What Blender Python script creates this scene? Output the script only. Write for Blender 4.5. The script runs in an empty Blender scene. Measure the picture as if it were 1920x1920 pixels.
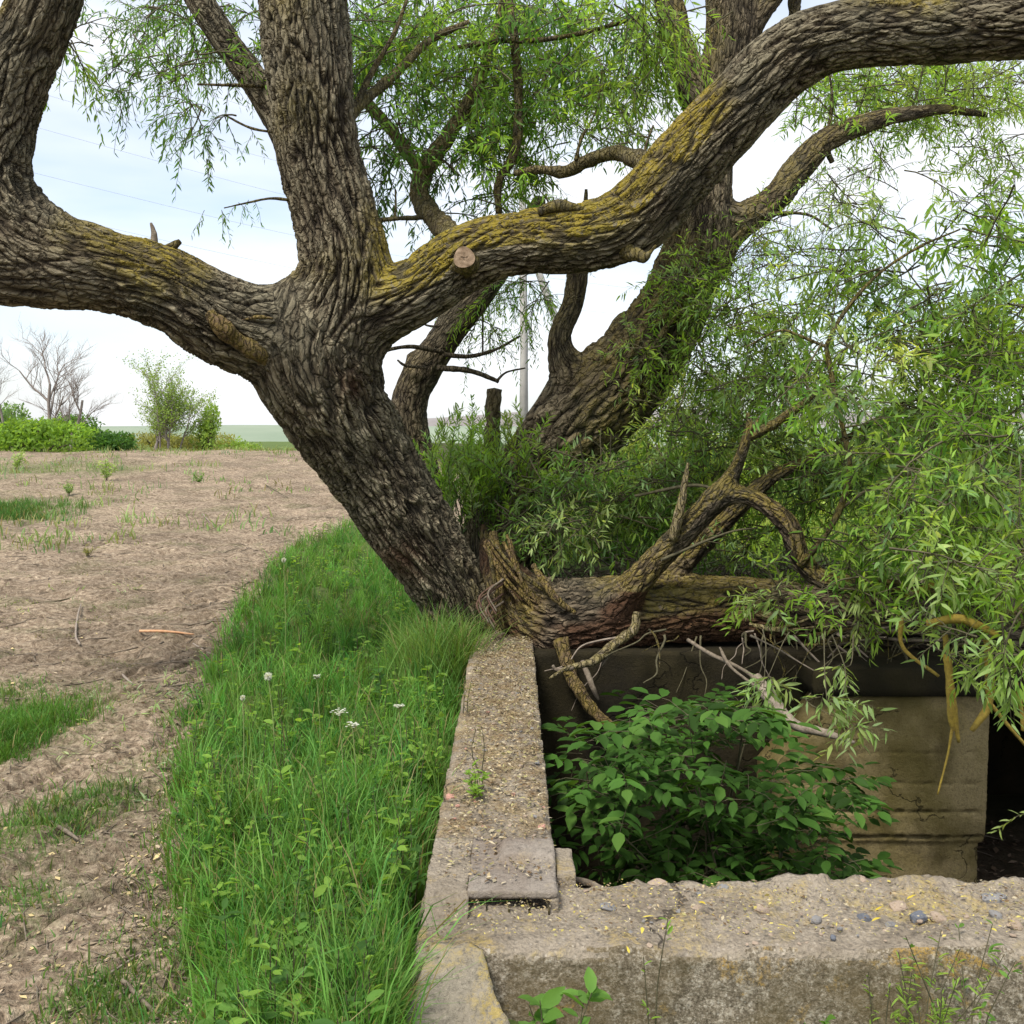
import bpy, math, random, time
import numpy as np
from mathutils import Vector, Matrix
T0 = time.time()
random.seed(7); RNG = np.random.default_rng(7)
SC = bpy.context.scene
COL = SC.collection

# ------------------------------------------------------------------ camera
CAMZ = 1.6
PITCH = math.atan(140/1920)
cam = bpy.data.cameras.new('camera'); cam.sensor_width = 36; cam.lens = 36.0
cam.clip_end = 5000; cam.clip_start = 0.05
camo = bpy.data.objects.new('camera', cam); COL.objects.link(camo)
camo.location = (0, 0, CAMZ); camo.rotation_euler = (math.pi/2-PITCH, 0, 0)
SC.camera = camo

# ------------------------------------------------------------------ sky, sun, exposure
SUN_EL, SUN_AZ = math.radians(58), math.radians(212)   # azimuth clockwise from +Y: behind the camera, a little left
SC.view_settings.view_transform = 'Standard'; SC.view_settings.look = 'None'
SC.view_settings.exposure = 1.22; SC.view_settings.gamma = 1
SC.view_settings.use_curve_mapping = False
w = bpy.data.worlds.new('World'); SC.world = w; w.use_nodes = True
nt = w.node_tree; nt.nodes.clear()
def N(nt, t, **k):
    n = nt.nodes.new(t)
    for a, b in k.items(): setattr(n, a, b)
    return n
out = N(nt, 'ShaderNodeOutputWorld'); bg = N(nt, 'ShaderNodeBackground'); bg.inputs[1].default_value = 0.105
sky = N(nt, 'ShaderNodeTexSky', sky_type='NISHITA', sun_disc=False, sun_elevation=SUN_EL, sun_rotation=SUN_AZ,
        air_density=1.0, dust_density=2.0, ozone_density=1.0)
tc = N(nt, 'ShaderNodeTexCoord'); mp = N(nt, 'ShaderNodeMapping'); mp.inputs['Scale'].default_value = (1.1, 1.6, 5.0)
mp.inputs['Rotation'].default_value = (0.0, 0.16, 0.3)
nz = N(nt, 'ShaderNodeTexNoise'); nz.inputs['Scale'].default_value = 1.5; nz.inputs['Detail'].default_value = 5; nz.inputs['Roughness'].default_value = .5
rp = N(nt, 'ShaderNodeValToRGB'); rp.color_ramp.elements[0].position = .36; rp.color_ramp.elements[0].color = (.25, .25, .25, 1)
rp.color_ramp.elements[1].position = .60; rp.color_ramp.elements[1].color = (.93, .93, .93, 1)
mx = N(nt, 'ShaderNodeMixRGB'); mx.inputs[2].default_value = (4.8, 4.9, 5.1, 1)
L = nt.links.new
L(tc.outputs['Generated'], mp.inputs[0]); L(mp.outputs[0], nz.inputs['Vector']); L(nz.outputs['Fac'], rp.inputs[0])
L(rp.outputs[0], mx.inputs[0]); L(sky.outputs[0], mx.inputs[1]); L(mx.outputs[0], bg.inputs[0]); L(bg.outputs[0], out.inputs[0])
sl = bpy.data.lights.new('sun', 'SUN'); sl.energy = 1.9; sl.angle = math.radians(14); sl.color = (1, .95, .86)
so = bpy.data.objects.new('sun', sl); COL.objects.link(so)
so.rotation_euler = (math.pi/2-SUN_EL, 0, -SUN_AZ+math.pi)
so.location = (0, 0, 20)

# ------------------------------------------------------------------ helpers
_tab = np.random.default_rng(3).normal(size=(256, 3)); _tab /= np.linalg.norm(_tab, axis=1)[:, None]
_perm = np.random.default_rng(4).permutation(256); _perm = np.concatenate([_perm, _perm, _perm])
def pn(p, off=0.0):
    """gradient noise, about -0.7..0.7"""
    p = np.asarray(p, dtype=np.float32) + np.float32(off)
    i = np.floor(p).astype(np.int32); f = p - i; i &= 255
    u = f*f*f*(f*(f*6-15)+10); r = 0
    for dx in (0, 1):
        wx = u[:, 0] if dx else 1-u[:, 0]
        for dy in (0, 1):
            wy = u[:, 1] if dy else 1-u[:, 1]
            for dz in (0, 1):
                wz = u[:, 2] if dz else 1-u[:, 2]
                h = _perm[_perm[_perm[(i[:, 0]+dx) & 255]+((i[:, 1]+dy) & 255)]+((i[:, 2]+dz) & 255)]
                g = _tab[h]
                d = g[:, 0]*(f[:, 0]-dx)+g[:, 1]*(f[:, 1]-dy)+g[:, 2]*(f[:, 2]-dz)
                r = r + wx*wy*wz*d
    return r
def fbm(p, o=4, off=0.0):
    r = 0; a = 1.0
    for k in range(o):
        r = r + a*pn(p*(2.03**k), off+k*17.3); a *= .5
    return r
def sst(a, b, x):
    t = np.clip((x-a)/(b-a), 0, 1); return t*t*(3-2*t)
def nrm(v):
    return v/np.maximum(np.linalg.norm(v, axis=-1, keepdims=True), 1e-9)
cp, sp_ = math.cos(PITCH), math.sin(PITCH)
def ray(px, py):
    u = (px-960)/1920; v = -(py-960)/1920
    return np.array([u, cp+v*sp_, -sp_+v*cp])
def P(px, py, D):
    d = ray(px, py); d = d/d[1]*D
    return np.array([d[0], d[1], d[2]+CAMZ])

def mesh_np(name, V, F, smooth=True, attrs=None, cols=None, mats=None):
    """F: array (n,3)/(n,4) or list of such arrays"""
    Fs = F if isinstance(F, list) else [F]
    me = bpy.data.meshes.new(name)
    nl = sum(f.size for f in Fs); nf = sum(len(f) for f in Fs)
    me.vertices.add(len(V)); me.vertices.foreach_set('co', np.asarray(V, dtype=np.float32).ravel())
    me.loops.add(nl); me.loops.foreach_set('vertex_index', np.concatenate([f.ravel() for f in Fs]).astype(np.int32))
    tot = np.concatenate([np.full(len(f), f.shape[1]) for f in Fs]).astype(np.int32)
    st = np.concatenate([[0], np.cumsum(tot)[:-1]]).astype(np.int32)
    me.polygons.add(nf); me.polygons.foreach_set('loop_start', st); me.polygons.foreach_set('loop_total', tot)
    me.polygons.foreach_set('use_smooth', np.full(nf, smooth))
    me.update(calc_edges=True)
    for k, a in (attrs or {}).items():
        a = np.asarray(a, dtype=np.float32)
        if a.ndim == 1:
            at = me.attributes.new(k, 'FLOAT', 'POINT'); at.data.foreach_set('value', a)
        else:
            at = me.attributes.new(k, 'FLOAT_VECTOR', 'POINT'); at.data.foreach_set('vector', a.ravel())
    if cols is not None:
        at = me.attributes.new('col', 'FLOAT_COLOR', 'POINT')
        c = np.ones((len(V), 4), dtype=np.float32); c[:, :3] = cols; at.data.foreach_set('color', c.ravel())
    for m in (mats or []): me.materials.append(m)
    return me
def obj(name, me, parent=None, label=None, cat=None, group=None, kind=None, loc=None):
    o = bpy.data.objects.new(name, me); COL.objects.link(o)
    if parent is not None: o.parent = parent
    if loc is not None: o.location = loc
    if label: o['label'] = label
    if cat: o['category'] = cat
    if group: o['group'] = group
    if kind: o['kind'] = kind
    return o
def empty(name, label, cat, group=None):
    return obj(name, None, None, label, cat, group)

# ------------------------------------------------------------------ materials
def mat(name, rough=.85, spec=.25):
    m = bpy.data.materials.new(name); m.use_nodes = True
    t = m.node_tree; b = t.nodes['Principled BSDF']
    b.inputs['Roughness'].default_value = rough; b.inputs['Specular IOR Level'].default_value = spec
    return m, t, b
def noise(t, scale, detail=4, rough=.55, vec=None, dist=0):
    n = N(t, 'ShaderNodeTexNoise'); n.inputs['Scale'].default_value = scale; n.inputs['Detail'].default_value = detail
    n.inputs['Roughness'].default_value = rough; n.inputs['Distortion'].default_value = dist
    if vec is not None: t.links.new(vec, n.inputs['Vector'])
    return n.outputs['Fac']
def ramp(t, fac, *stops):
    r = N(t, 'ShaderNodeValToRGB'); e = r.color_ramp.elements
    while len(e) < len(stops): e.new(.5)
    for i, (p, c) in enumerate(stops):
        e[i].position = p
        if not isinstance(c, tuple): c = (c, c, c)
        e[i].color = (*c, 1)
    t.links.new(fac, r.inputs[0]); return r.outputs[0]
def mixc(t, fac, a, b, mode='MIX'):
    m = N(t, 'ShaderNodeMixRGB', blend_type=mode)
    for i, s in enumerate((fac, a, b)):
        if isinstance(s, (int, float)): m.inputs[i].default_value = s if i == 0 else (s, s, s, 1)
        elif isinstance(s, tuple): m.inputs[i].default_value = (*s, 1)
        else: t.links.new(s, m.inputs[i])
    return m.outputs[0]
def math_(t, op, a, b=0.0):
    m = N(t, 'ShaderNodeMath', operation=op)
    for i, s in enumerate((a, b)):
        if isinstance(s, (int, float)): m.inputs[i].default_value = s
        else: t.links.new(s, m.inputs[i])
    return m.outputs[0]
def bump(t, b, h, dist=.01, strength=1):
    n = N(t, 'ShaderNodeBump'); n.inputs['Distance'].default_value = dist; n.inputs['Strength'].default_value = strength
    t.links.new(h, n.inputs['Height']); t.links.new(n.outputs[0], b.inputs['Normal'])
def attr(t, name, vec=False):
    a = N(t, 'ShaderNodeAttribute', attribute_name=name)
    return a.outputs['Vector'] if vec else a.outputs['Fac']
def objco(t):
    return N(t, 'ShaderNodeTexCoord').outputs['Object']

def bark_mat(name, crev, mid, top, lich=(.33, .24, .022), wood=(.125, .062, .032)):
    m, t, b = mat(name, .9, .2)
    bc = attr(t, 'bc', True); h = attr(t, 'bh')
    mpn = N(t, 'ShaderNodeMapping'); mpn.inputs['Scale'].default_value = (1, 1, .3); t.links.new(bc, mpn.inputs[0])
    nd = N(t, 'ShaderNodeTexNoise'); nd.inputs['Scale'].default_value = 14; nd.inputs['Detail'].default_value = 3; t.links.new(bc, nd.inputs['Vector'])
    wv_ = mixc(t, .055, bc, nd.outputs['Color'], 'ADD'); mp2 = N(t, 'ShaderNodeMapping'); mp2.inputs['Scale'].default_value = (1, 1, .24); t.links.new(wv_, mp2.inputs[0])
    vor = N(t, 'ShaderNodeTexVoronoi', feature='DISTANCE_TO_EDGE'); vor.inputs['Scale'].default_value = 34; t.links.new(mp2.outputs[0], vor.inputs['Vector'])
    crk = ramp(t, vor.outputs['Distance'], (.0, 0.0), (.16, 1.0))
    n1 = noise(t, 70, 5, .65, mpn.outputs[0], .4); n2 = noise(t, 9, 3, .5, mpn.outputs[0]); n3 = noise(t, 2.2, 3, .6, objco(t))
    base = ramp(t, h, (.08, crev), (.42, mid), (.9, top))
    base = mixc(t, 1, base, ramp(t, n2, (.3, .72), (.7, 1.22)), 'MULTIPLY')
    base = mixc(t, 1, base, ramp(t, n1, (.28, .55), (.5, 1.0), (.75, 1.35)), 'MULTIPLY')
    base = mixc(t, 1, base, ramp(t, crk, (.0, (.34, .31, .28)), (.7, 1.06)), 'MULTIPLY')
    base = mixc(t, ramp(t, n3, (.45, 0.0), (.62, .5)), base, mixc(t, .5, base, (.095, .10, .07)))
    lm = math_(t, 'MULTIPLY', attr(t, 'lich'), ramp(t, noise(t, 26, 5, .75, bc, .7), (.38, 0.0), (.50, 1.0)))
    lm = math_(t, 'MULTIPLY', lm, ramp(t, h, (.25, .15), (.6, 1.0)))
    lc = mixc(t, noise(t, 50, 2), lich, (lich[0]*.6, lich[1]*.72, lich[2]*1.6))
    base = mixc(t, lm, base, lc)
    wc = mixc(t, noise(t, 26, 4, .6, mpn.outputs[0]), wood, (wood[0]*.35, wood[1]*.35, wood[2]*.4))
    base = mixc(t, attr(t, 'wood'), base, wc)
    t.links.new(base, b.inputs['Base Color'])
    hh = math_(t, 'ADD', n1, math_(t, 'MULTIPLY', noise(t, 200, 3, .6, mpn.outputs[0]), .5))
    hh = math_(t, 'ADD', hh, math_(t, 'MULTIPLY', noise(t, 32, 3, .6, mpn.outputs[0], .8), 1.0)); hh = math_(t, 'ADD', hh, math_(t, 'MULTIPLY', crk, 1.1))
    bump(t, b, hh, .017, 1.0)
    return m
M_BARK = bark_mat('willow_bark', (.048, .037, .024), (.125, .102, .066), (.255, .222, .148))
M_BARK2 = bark_mat('willow_bark_far', (.045, .035, .023), (.12, .096, .062), (.225, .185, .12), lich=(.24, .18, .04))
M_BARK3 = bark_mat('fallen_bark', (.03, .022, .015), (.095, .072, .048), (.21, .165, .11))
M_MOSSY = bark_mat('lichened_dead_wood', (.10, .08, .055), (.24, .19, .13), (.42, .35, .26), lich=(.36, .28, .04))
M_DARKBR = bark_mat('dark_branch_bark', (.04, .032, .024), (.075, .062, .047), (.14, .12, .09))
M_REDBARK = bark_mat('bare_stub_wood', (.05, .03, .02), (.13, .085, .055), (.24, .16, .11))
def wood_mat(name, a, b_, scale=18):
    m, t, b = mat(name, .8, .2); bc = objco(t)
    n = noise(t, scale, 5, .65, bc); t.links.new(ramp(t, n, (.3, a), (.7, b_)), b.inputs['Base Color'])
    bump(t, b, noise(t, scale*4, 4, .6, bc), .004, .8); return m
M_CUT = wood_mat('cut_wood', (.15, .10, .06), (.34, .25, .17), 30)
M_DEAD = wood_mat('dead_wood', (.08, .06, .042), (.24, .20, .15), 40)
M_RED = wood_mat('red_root', (.055, .03, .022), (.15, .09, .062), 25)
M_STICK = wood_mat('grey_stick', (.14, .11, .085), (.36, .30, .24), 40)
M_PINK = wood_mat('split_wood', (.45, .22, .11), (.62, .38, .22), 40)
M_YEL = wood_mat('yellow_lichen_twig', (.20, .14, .035), (.40, .29, .05), 50)
M_TWIG = wood_mat('twig_bark', (.055, .05, .03), (.13, .115, .065), 40)
M_CONCPOLE = wood_mat('pole_concrete', (.34, .33, .31), (.46, .45, .42), 3)
M_WIRE = wood_mat('wire_metal', (.25, .25, .26), (.3, .3, .3), 3)

def leaf_mat(name, trans=.45, gloss=.38, use_attr=True, color=None, spec=.3):
    m, t, b = mat(name, gloss, spec)
    tr = N(t, 'ShaderNodeBsdfTranslucent'); ms = N(t, 'ShaderNodeMixShader'); ms.inputs[0].default_value = trans
    if use_attr:
        c = N(t, 'ShaderNodeAttribute', attribute_name='col').outputs['Color']
    else:
        oi = N(t, 'ShaderNodeObjectInfo')
        c = mixc(t, oi.outputs['Random'], color[0], color[1])
    c2 = mixc(t, 1, c, (1.25, 1.15, .55), 'MULTIPLY')
    t.links.new(c, b.inputs['Base Color']); t.links.new(c2, tr.inputs[0])
    o = t.nodes['Material Output']
    t.links.new(b.outputs[0], ms.inputs[1]); t.links.new(tr.outputs[0], ms.inputs[2]); t.links.new(ms.outputs[0], o.inputs[0])
    return m
M_LEAF = leaf_mat('willow_leaf', .58, .55, spec=.2)
M_GRASS = leaf_mat('grass_blade', .45, .5, spec=.15)
M_LEAFOBJ = leaf_mat('willow_leaf_near', .56, .55, use_attr=False, color=((.24, .39, .09), (.36, .50, .17)), spec=.2)
M_ELDER = leaf_mat('elder_leaf', .35, .6, spec=.15)
M_ELDOBJ = leaf_mat('elder_leaf_near', .35, .6, spec=.15, use_attr=False, color=((.045, .115, .018), (.10, .20, .036)))
M_FLOWER = leaf_mat('white_flower', .3, .8, use_attr=False, color=((.62, .64, .55), (.72, .74, .68)))
M_YLEAF = leaf_mat('yellow_fallen_leaf', .2, .6, use_attr=False, color=((.55, .42, .04), (.66, .55, .10)))

def N_map(t, v, sc):
    m = N(t, 'ShaderNodeMapping'); m.inputs['Scale'].default_value = sc; t.links.new(v, m.inputs[0]); return m.outputs[0]
def soil_mat():
    m, t, b = mat('soil', .95, .1); oc = objco(t)
    n1 = noise(t, 1.3, 4, .6, oc); n2 = noise(t, 22, 5, .7, oc, .6); n3 = noise(t, 90, 4, .7, oc)
    c = ramp(t, n2, (.33, (.11, .082, .056)), (.47, (.27, .203, .14)), (.66, (.47, .38, .27)))
    c = mixc(t, 1, c, ramp(t, n1, (.35, .70), (.65, 1.15)), 'MULTIPLY')
    n5 = noise(t, 5, 5, .65, N_map(t, oc, (1, 3.2, 1)), .4); c = mixc(t, 1, c, ramp(t, n5, (.32, .62), (.55, 1.08)), 'MULTIPLY')
    c = mixc(t, 1, c, ramp(t, n3, (.3, .6), (.6, 1.18)), 'MULTIPLY')
    g = mixc(t, noise(t, 60, 3), (.06, .10, .025), (.13, .17, .05))
    gm = math_(t, 'MULTIPLY', attr(t, 'green'), ramp(t, noise(t, 35, 4, .7, oc), (.40, .0), (.58, 1.0)))
    gm = math_(t, 'MAXIMUM', gm, attr(t, 'lush'))
    c = mixc(t, gm, c, g)
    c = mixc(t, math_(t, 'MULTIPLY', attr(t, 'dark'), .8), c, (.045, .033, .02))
    t.links.new(c, b.inputs['Base Color'])
    bump(t, b, math_(t, 'ADD', n2, math_(t, 'MULTIPLY', n3, .5)), .03, .9); return m
M_SOIL = soil_mat()

def concrete_mat(name, base=(.33, .28, .215), dark=(.12, .095, .065), lich=.5, litter=.0, green=.0, coarse=True, stain=.5):
    m, t, b = mat(name, .92, .15); oc = objco(t)
    n1 = noise(t, 3.5, 4, .6, oc, .5); n2 = noise(t, 60, 4, .85, oc, .3); n3 = noise(t, 14, 4, .6, oc, .3)
    c = ramp(t, n2, (.30, tuple(x*.42 for x in base)), (.46, tuple(x*.85 for x in base)), (.62, base), (.78, tuple(min(.62, x*1.45) for x in base)))
    vo = N(t, 'ShaderNodeTexVoronoi'); vo.inputs['Scale'].default_value = 75; t.links.new(oc, vo.inputs['Vector'])
    if coarse:
        c = mixc(t, math_(t, 'MULTIPLY', ramp(t, vo.outputs['Distance'], (.0, 1.0), (.45, 0.0)), .55), c,
                 ramp(t, N_sep(t, vo.outputs['Color']), (.0, (.10, .085, .06)), (.35, (.26, .21, .15)), (.7, (.45, .39, .29)), (1.0, (.56, .5, .42))))
    c = mixc(t, math_(t, 'MULTIPLY', ramp(t, n1, (.45, 0.0), (.68, 1.0)), stain), c, dark)
    if lich:
        lm = math_(t, 'MULTIPLY', ramp(t, noise(t, 4.5, 5, .7, oc, .4), (.52, 0.0), (.62, 1.0)), ramp(t, n2, (.42, .0), (.55, lich)))
        c = mixc(t, lm, c, mixc(t, n3, (.42, .27, .05), (.36, .30, .07)))
    if green:
        c = mixc(t, math_(t, 'MULTIPLY', ramp(t, noise(t, 2.3, 4, .6, oc), (.38, .0), (.62, 1.0)), green), c, (.13, .105, .03))
    if litter:
        c = mixc(t, math_(t, 'MULTIPLY', ramp(t, noise(t, 9, 4, .65, oc), (.42, 0.0), (.6, 1.0)), litter), c,
                 ramp(t, noise(t, 120, 3, .7, oc), (.35, (.09, .06, .03)), (.6, (.28, .205, .11))))
    cd = N(t, 'ShaderNodeTexNoise'); cd.inputs['Scale'].default_value = 6; cd.inputs['Detail'].default_value = 5; t.links.new(oc, cd.inputs['Vector'])
    cv = N(t, 'ShaderNodeTexVoronoi', feature='DISTANCE_TO_EDGE'); cv.inputs['Scale'].default_value = 1.15; t.links.new(mixc(t, .35, oc, cd.outputs['Color'], 'ADD'), cv.inputs['Vector'])
    ck = math_(t, 'MAXIMUM', ramp(t, cv.outputs['Distance'], (.002, .3), (.008, 1.0)), ramp(t, noise(t, 2.1, 2, .5, oc), (.50, 0.0), (.54, 1.0))); c = mixc(t, 1, c, ck, 'MULTIPLY')
    t.links.new(c, b.inputs['Base Color'])
    n2 = math_(t, 'ADD', n2, math_(t, 'MULTIPLY', ck, .8))
    bump(t, b, math_(t, 'ADD', n2, math_(t, 'MULTIPLY', vo.outputs['Distance'], .6 if coarse else .1)), .012, .9)
    return m
def N_sep(t, colsock):
    s = N(t, 'ShaderNodeSeparateColor'); t.links.new(colsock, s.inputs[0]); return s.outputs[0]
M_CONC = concrete_mat('old_concrete')
M_CONCTOP = concrete_mat('litter_covered_concrete', litter=.75, lich=.4)
def face_mat():
    m, t, b = mat('weathered_concrete_face', .95, .1); oc = objco(t)
    n1 = noise(t, 3.0, 4, .6, oc, .4); n2 = noise(t, 140, 4, .75, oc); n3 = noise(t, 50, 6, .8, oc); n4 = noise(t, 1.7, 3, .6, oc)
    c = ramp(t, n3, (.40, (.075, .06, .042)), (.48, (.17, .14, .10)), (.54, (.30, .255, .19)), (.60, (.58, .52, .43)))
    fv = N(t, 'ShaderNodeTexVoronoi'); fv.inputs['Scale'].default_value = 95; t.links.new(oc, fv.inputs['Vector']); fs = N_sep(t, fv.outputs['Color'])
    c = mixc(t, math_(t, 'MULTIPLY', ramp(t, fv.outputs['Distance'], (.1, 1.0), (.5, 0.0)), .85), c, ramp(t, fs, (.0, (.05, .042, .03)), (.3, (.13, .105, .07)), (.6, (.32, .27, .2)), (.85, (.55, .5, .42)), (1.0, (.66, .62, .54))))
    c = mixc(t, .35, c, ramp(t, n2, (.38, (.06, .05, .035)), (.52, (.23, .19, .135)), (.64, (.55, .48, .38))))
    c = mixc(t, ramp(t, n1, (.42, 0.0), (.60, .62)), c, (.14, .105, .05))
    lm = math_(t, 'MULTIPLY', ramp(t, noise(t, 5, 5, .7, oc, .5), (.56, 0.0), (.64, 1.0)), ramp(t, n2, (.42, 0.0), (.55, .8)))
    c = mixc(t, lm, c, (.40, .25, .05))
    t.links.new(c, b.inputs['Base Color']); bump(t, b, math_(t, 'ADD', n3, n2), .006, .8); return m
M_CONCFACE = face_mat()
M_CONCPIT = concrete_mat('pit_concrete', base=(.34, .27, .135), dark=(.06, .045, .018), lich=.15, green=.75, coarse=False, stain=.75)
M_CONCSM = concrete_mat('smooth_concrete', base=(.30, .26, .215), dark=(.15, .105, .075), lich=.2, coarse=False, stain=.6)
M_CONCSHADE = concrete_mat('pit_shade_concrete', base=(.024, .020, .013), dark=(.009, .008, .005), lich=0, green=.12, coarse=False, stain=.8)  # near-black base puts the pit's shade into the concrete colour
def stone_mat(name, a, b_):
    m, t, b = mat(name, .85, .2); oc = objco(t)
    t.links.new(ramp(t, noise(t, 40, 4, .6, oc), (.35, a), (.65, b_)), b.inputs['Base Color'])
    bump(t, b, noise(t, 90, 4, .6, oc), .003, .6); return m
M_ST = [stone_mat('grey_stone', (.16, .155, .15), (.30, .29, .28)), stone_mat('blue_stone', (.09, .10, .125), (.18, .19, .21)),
        stone_mat('tan_stone', (.27, .20, .14), (.45, .36, .28)), stone_mat('pink_stone', (.38, .19, .14), (.55, .32, .25))]
def plain(name, c1, c2, scale):
    m, t, b = mat(name, .95, .05); t.links.new(ramp(t, noise(t, scale, 4, .6, objco(t)), (.35, c1), (.65, c2)), b.inputs['Base Color']); return m
M_HILL = plain('hazed_far_fields', (.20, .25, .18), (.28, .32, .24), .01)  # pale grey-green, distance haze put into the colour
M_HILL2 = plain('ploughed_far_field', (.22, .20, .19), (.27, .25, .24), .01)

# ------------------------------------------------------------------ terrain
WX0, WX1 = -.26, .135          # side wall
FY0, FY1 = 2.71, 3.11          # front wall
BY0 = 6.5                      # back wall face
WT = .25                       # wall top height
def _line(pts, y):
    ys = np.array([p[1] for p in pts]); xs = np.array([p[0] for p in pts]); o = np.argsort(ys)
    return np.interp(y, ys[o], xs[o])
def flat_pt(px, py, z=0.0):
    d = ray(px, py); k = (CAMZ-z)/-d[2]; return (d[0]*k, d[1]*k)
EDGE = [flat_pt(*p) for p in ((335, 1990), (330, 1900), (305, 1800), (285, 1700), (285, 1560), (345, 1400), (425, 1230), (480, 1120), (550, 1050), (640, 985), (700, 960))]
def terrain(x, y, detail=True):
    x = np.asarray(x, float); y = np.asarray(y, float)
    left = sst(.8, -1.0, x/np.maximum(1, y*.16))
    z = 1.15*sst(7, 31, y)*left*np.clip(y/31, 0, 1)**.3 + (-1.4)*sst(33, 70, y)
    bank = (.42*sst(6.6, 7.6, y) - 1.5*sst(9.5, 24, y))*(1-left)
    z = z + bank
    near = np.exp(-((y-5)/14)**2)
    p = np.stack([x, y, 0*x], -1).reshape(-1, 3)
    z = z + (fbm(p*.6, 3).reshape(x.shape))*.09*sst(2.0, 5, y)
    if detail:
        z = z + (fbm(p*3.1, 3, 5).reshape(x.shape))*.05 + (fbm(p*11, 3, 9).reshape(x.shape))*.028
    rq = np.stack([(x*.86-y*.5)*4.2, (x*.5+y*.86)*.8, 0*x], -1).reshape(-1, 3)
    if detail: z = z - .045*(sst(.12, .0, np.abs(pn(rq, 7))).reshape(x.shape))*sst(2.2, 3, y)*sst(-.2, -.6, x)
    # grass strip swells beside the side wall
    ex = _line(EDGE, y)
    z = z + .06*sst(-.1, .5, x-ex)*sst(-.2, -.5, x)*sst(9, 7, y)
    # pit
    m = sst(-.12, .06, x)*sst(2.82, 2.98, y)*sst(BY0+.42, BY0+.25, y)*sst(7.4, 7.2, x)
    m2 = sst(2.95, 3.1, x)*sst(6.3, 6.4, y)*sst(9.1, 8.95, y)*sst(5.6, 5.45, x)
    m = np.maximum(m, m2)
    z = z - .14*sst(0, .3, x)*sst(2.85, 2.6, y)
    z = z*(1-m) + m*(-1.55+.1*fbm(p*2, 2, 3).reshape(x.shape))
    return z
EPX = ((430, 1990), (415, 1900), (385, 1800), (360, 1700), (345, 1560), (375, 1400), (425, 1230), (480, 1120), (540, 1050), (620, 1000), (690, 975))
def G(px, py):
    d = ray(px, py); t = np.linspace(1.8, 60, 4000)
    zz = CAMZ+d[2]*t - terrain(d[0]*t, d[1]*t, False); k = np.argmax(zz < 0)
    t = t[k]; x, y = d[0]*t, d[1]*t
    return np.array([x, y, float(terrain(np.array([x]), np.array([y]))[0])])
EDGE = [tuple(G(*p)[:2]) for p in EPX]
def gz(x, y): return terrain(np.asarray(x, float), np.asarray(y, float))
def spaced(a, b, fine0, fine1, step, grow):
    v = [fine0]
    while v[-1] < fine1: v.append(v[-1]+step)
    s = step
    while v[-1] < b: s *= grow; v.append(v[-1]+s)
    lo = [fine0]; s = step
    while lo[-1] > a: s *= grow; lo.append(lo[-1]-s)
    return np.array(lo[:0:-1]+v)
xs = spaced(-1500, 1500, -2.6, .3, .0125, 1.05); ys = spaced(-60, 2500, 2.35, 6.0, .0125, 1.0125)
X, Y = np.meshgrid(xs, ys); Z = terrain(X, Y)
V = np.stack([X, Y, Z], -1).reshape(-1, 3)
nx, ny = len(xs), len(ys)
I = (np.arange(ny-1)[:, None]*nx+np.arange(nx-1)[None, :]).ravel()
F = np.stack([I, I+1, I+1+nx, I+nx], -1)
pp = V*[1, 1, 0]
ex = _line(EDGE, V[:, 1])
lush = sst(-.05, .12, V[:, 0]-ex+.1*pn(pp*5))*(V[:, 0] < 3)*(V[:, 1] < EDGE[-1][1])
far_g = sst(36, 42, V[:, 1]); lush = np.maximum(lush, far_g)
lush = np.maximum(lush, sst(1.0, 3.0, V[:, 0])*sst(7.5, 9, V[:, 1]))
# greener patches of the bare field
PATCH = [((20, 1380), .4), ((0, 1300), .3), ((0, 950), 1.2), ((60, 880), 1.6), ((200, 880), 1.0), ((10, 1700), .2), ((200, 1500), .2), ((120, 1530), .15), ((170, 1870), .12), ((250, 1900), .12), ((80, 1330), .4), ((40, 1560), .25)]
green = .35*sst(.05, .35, pn(pp*1.7, 3)); PW = []
for (q, r) in PATCH:
    g = G(*q); PW.append((g, r)); dd = np.hypot(V[:, 0]-g[0], (V[:, 1]-g[1])/1.3); green = np.maximum(green, np.exp(-(dd/r)**2))
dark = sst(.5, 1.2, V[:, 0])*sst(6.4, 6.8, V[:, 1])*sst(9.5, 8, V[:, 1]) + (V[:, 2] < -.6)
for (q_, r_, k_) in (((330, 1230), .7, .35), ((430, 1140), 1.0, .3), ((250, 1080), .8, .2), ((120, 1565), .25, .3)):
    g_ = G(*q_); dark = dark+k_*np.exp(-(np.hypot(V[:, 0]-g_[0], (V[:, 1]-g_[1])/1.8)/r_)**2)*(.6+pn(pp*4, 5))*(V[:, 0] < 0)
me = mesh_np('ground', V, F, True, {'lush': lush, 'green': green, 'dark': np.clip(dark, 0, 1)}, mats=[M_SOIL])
obj('ground', me, kind='structure')
print('terrain', len(V), time.time()-T0)

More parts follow.
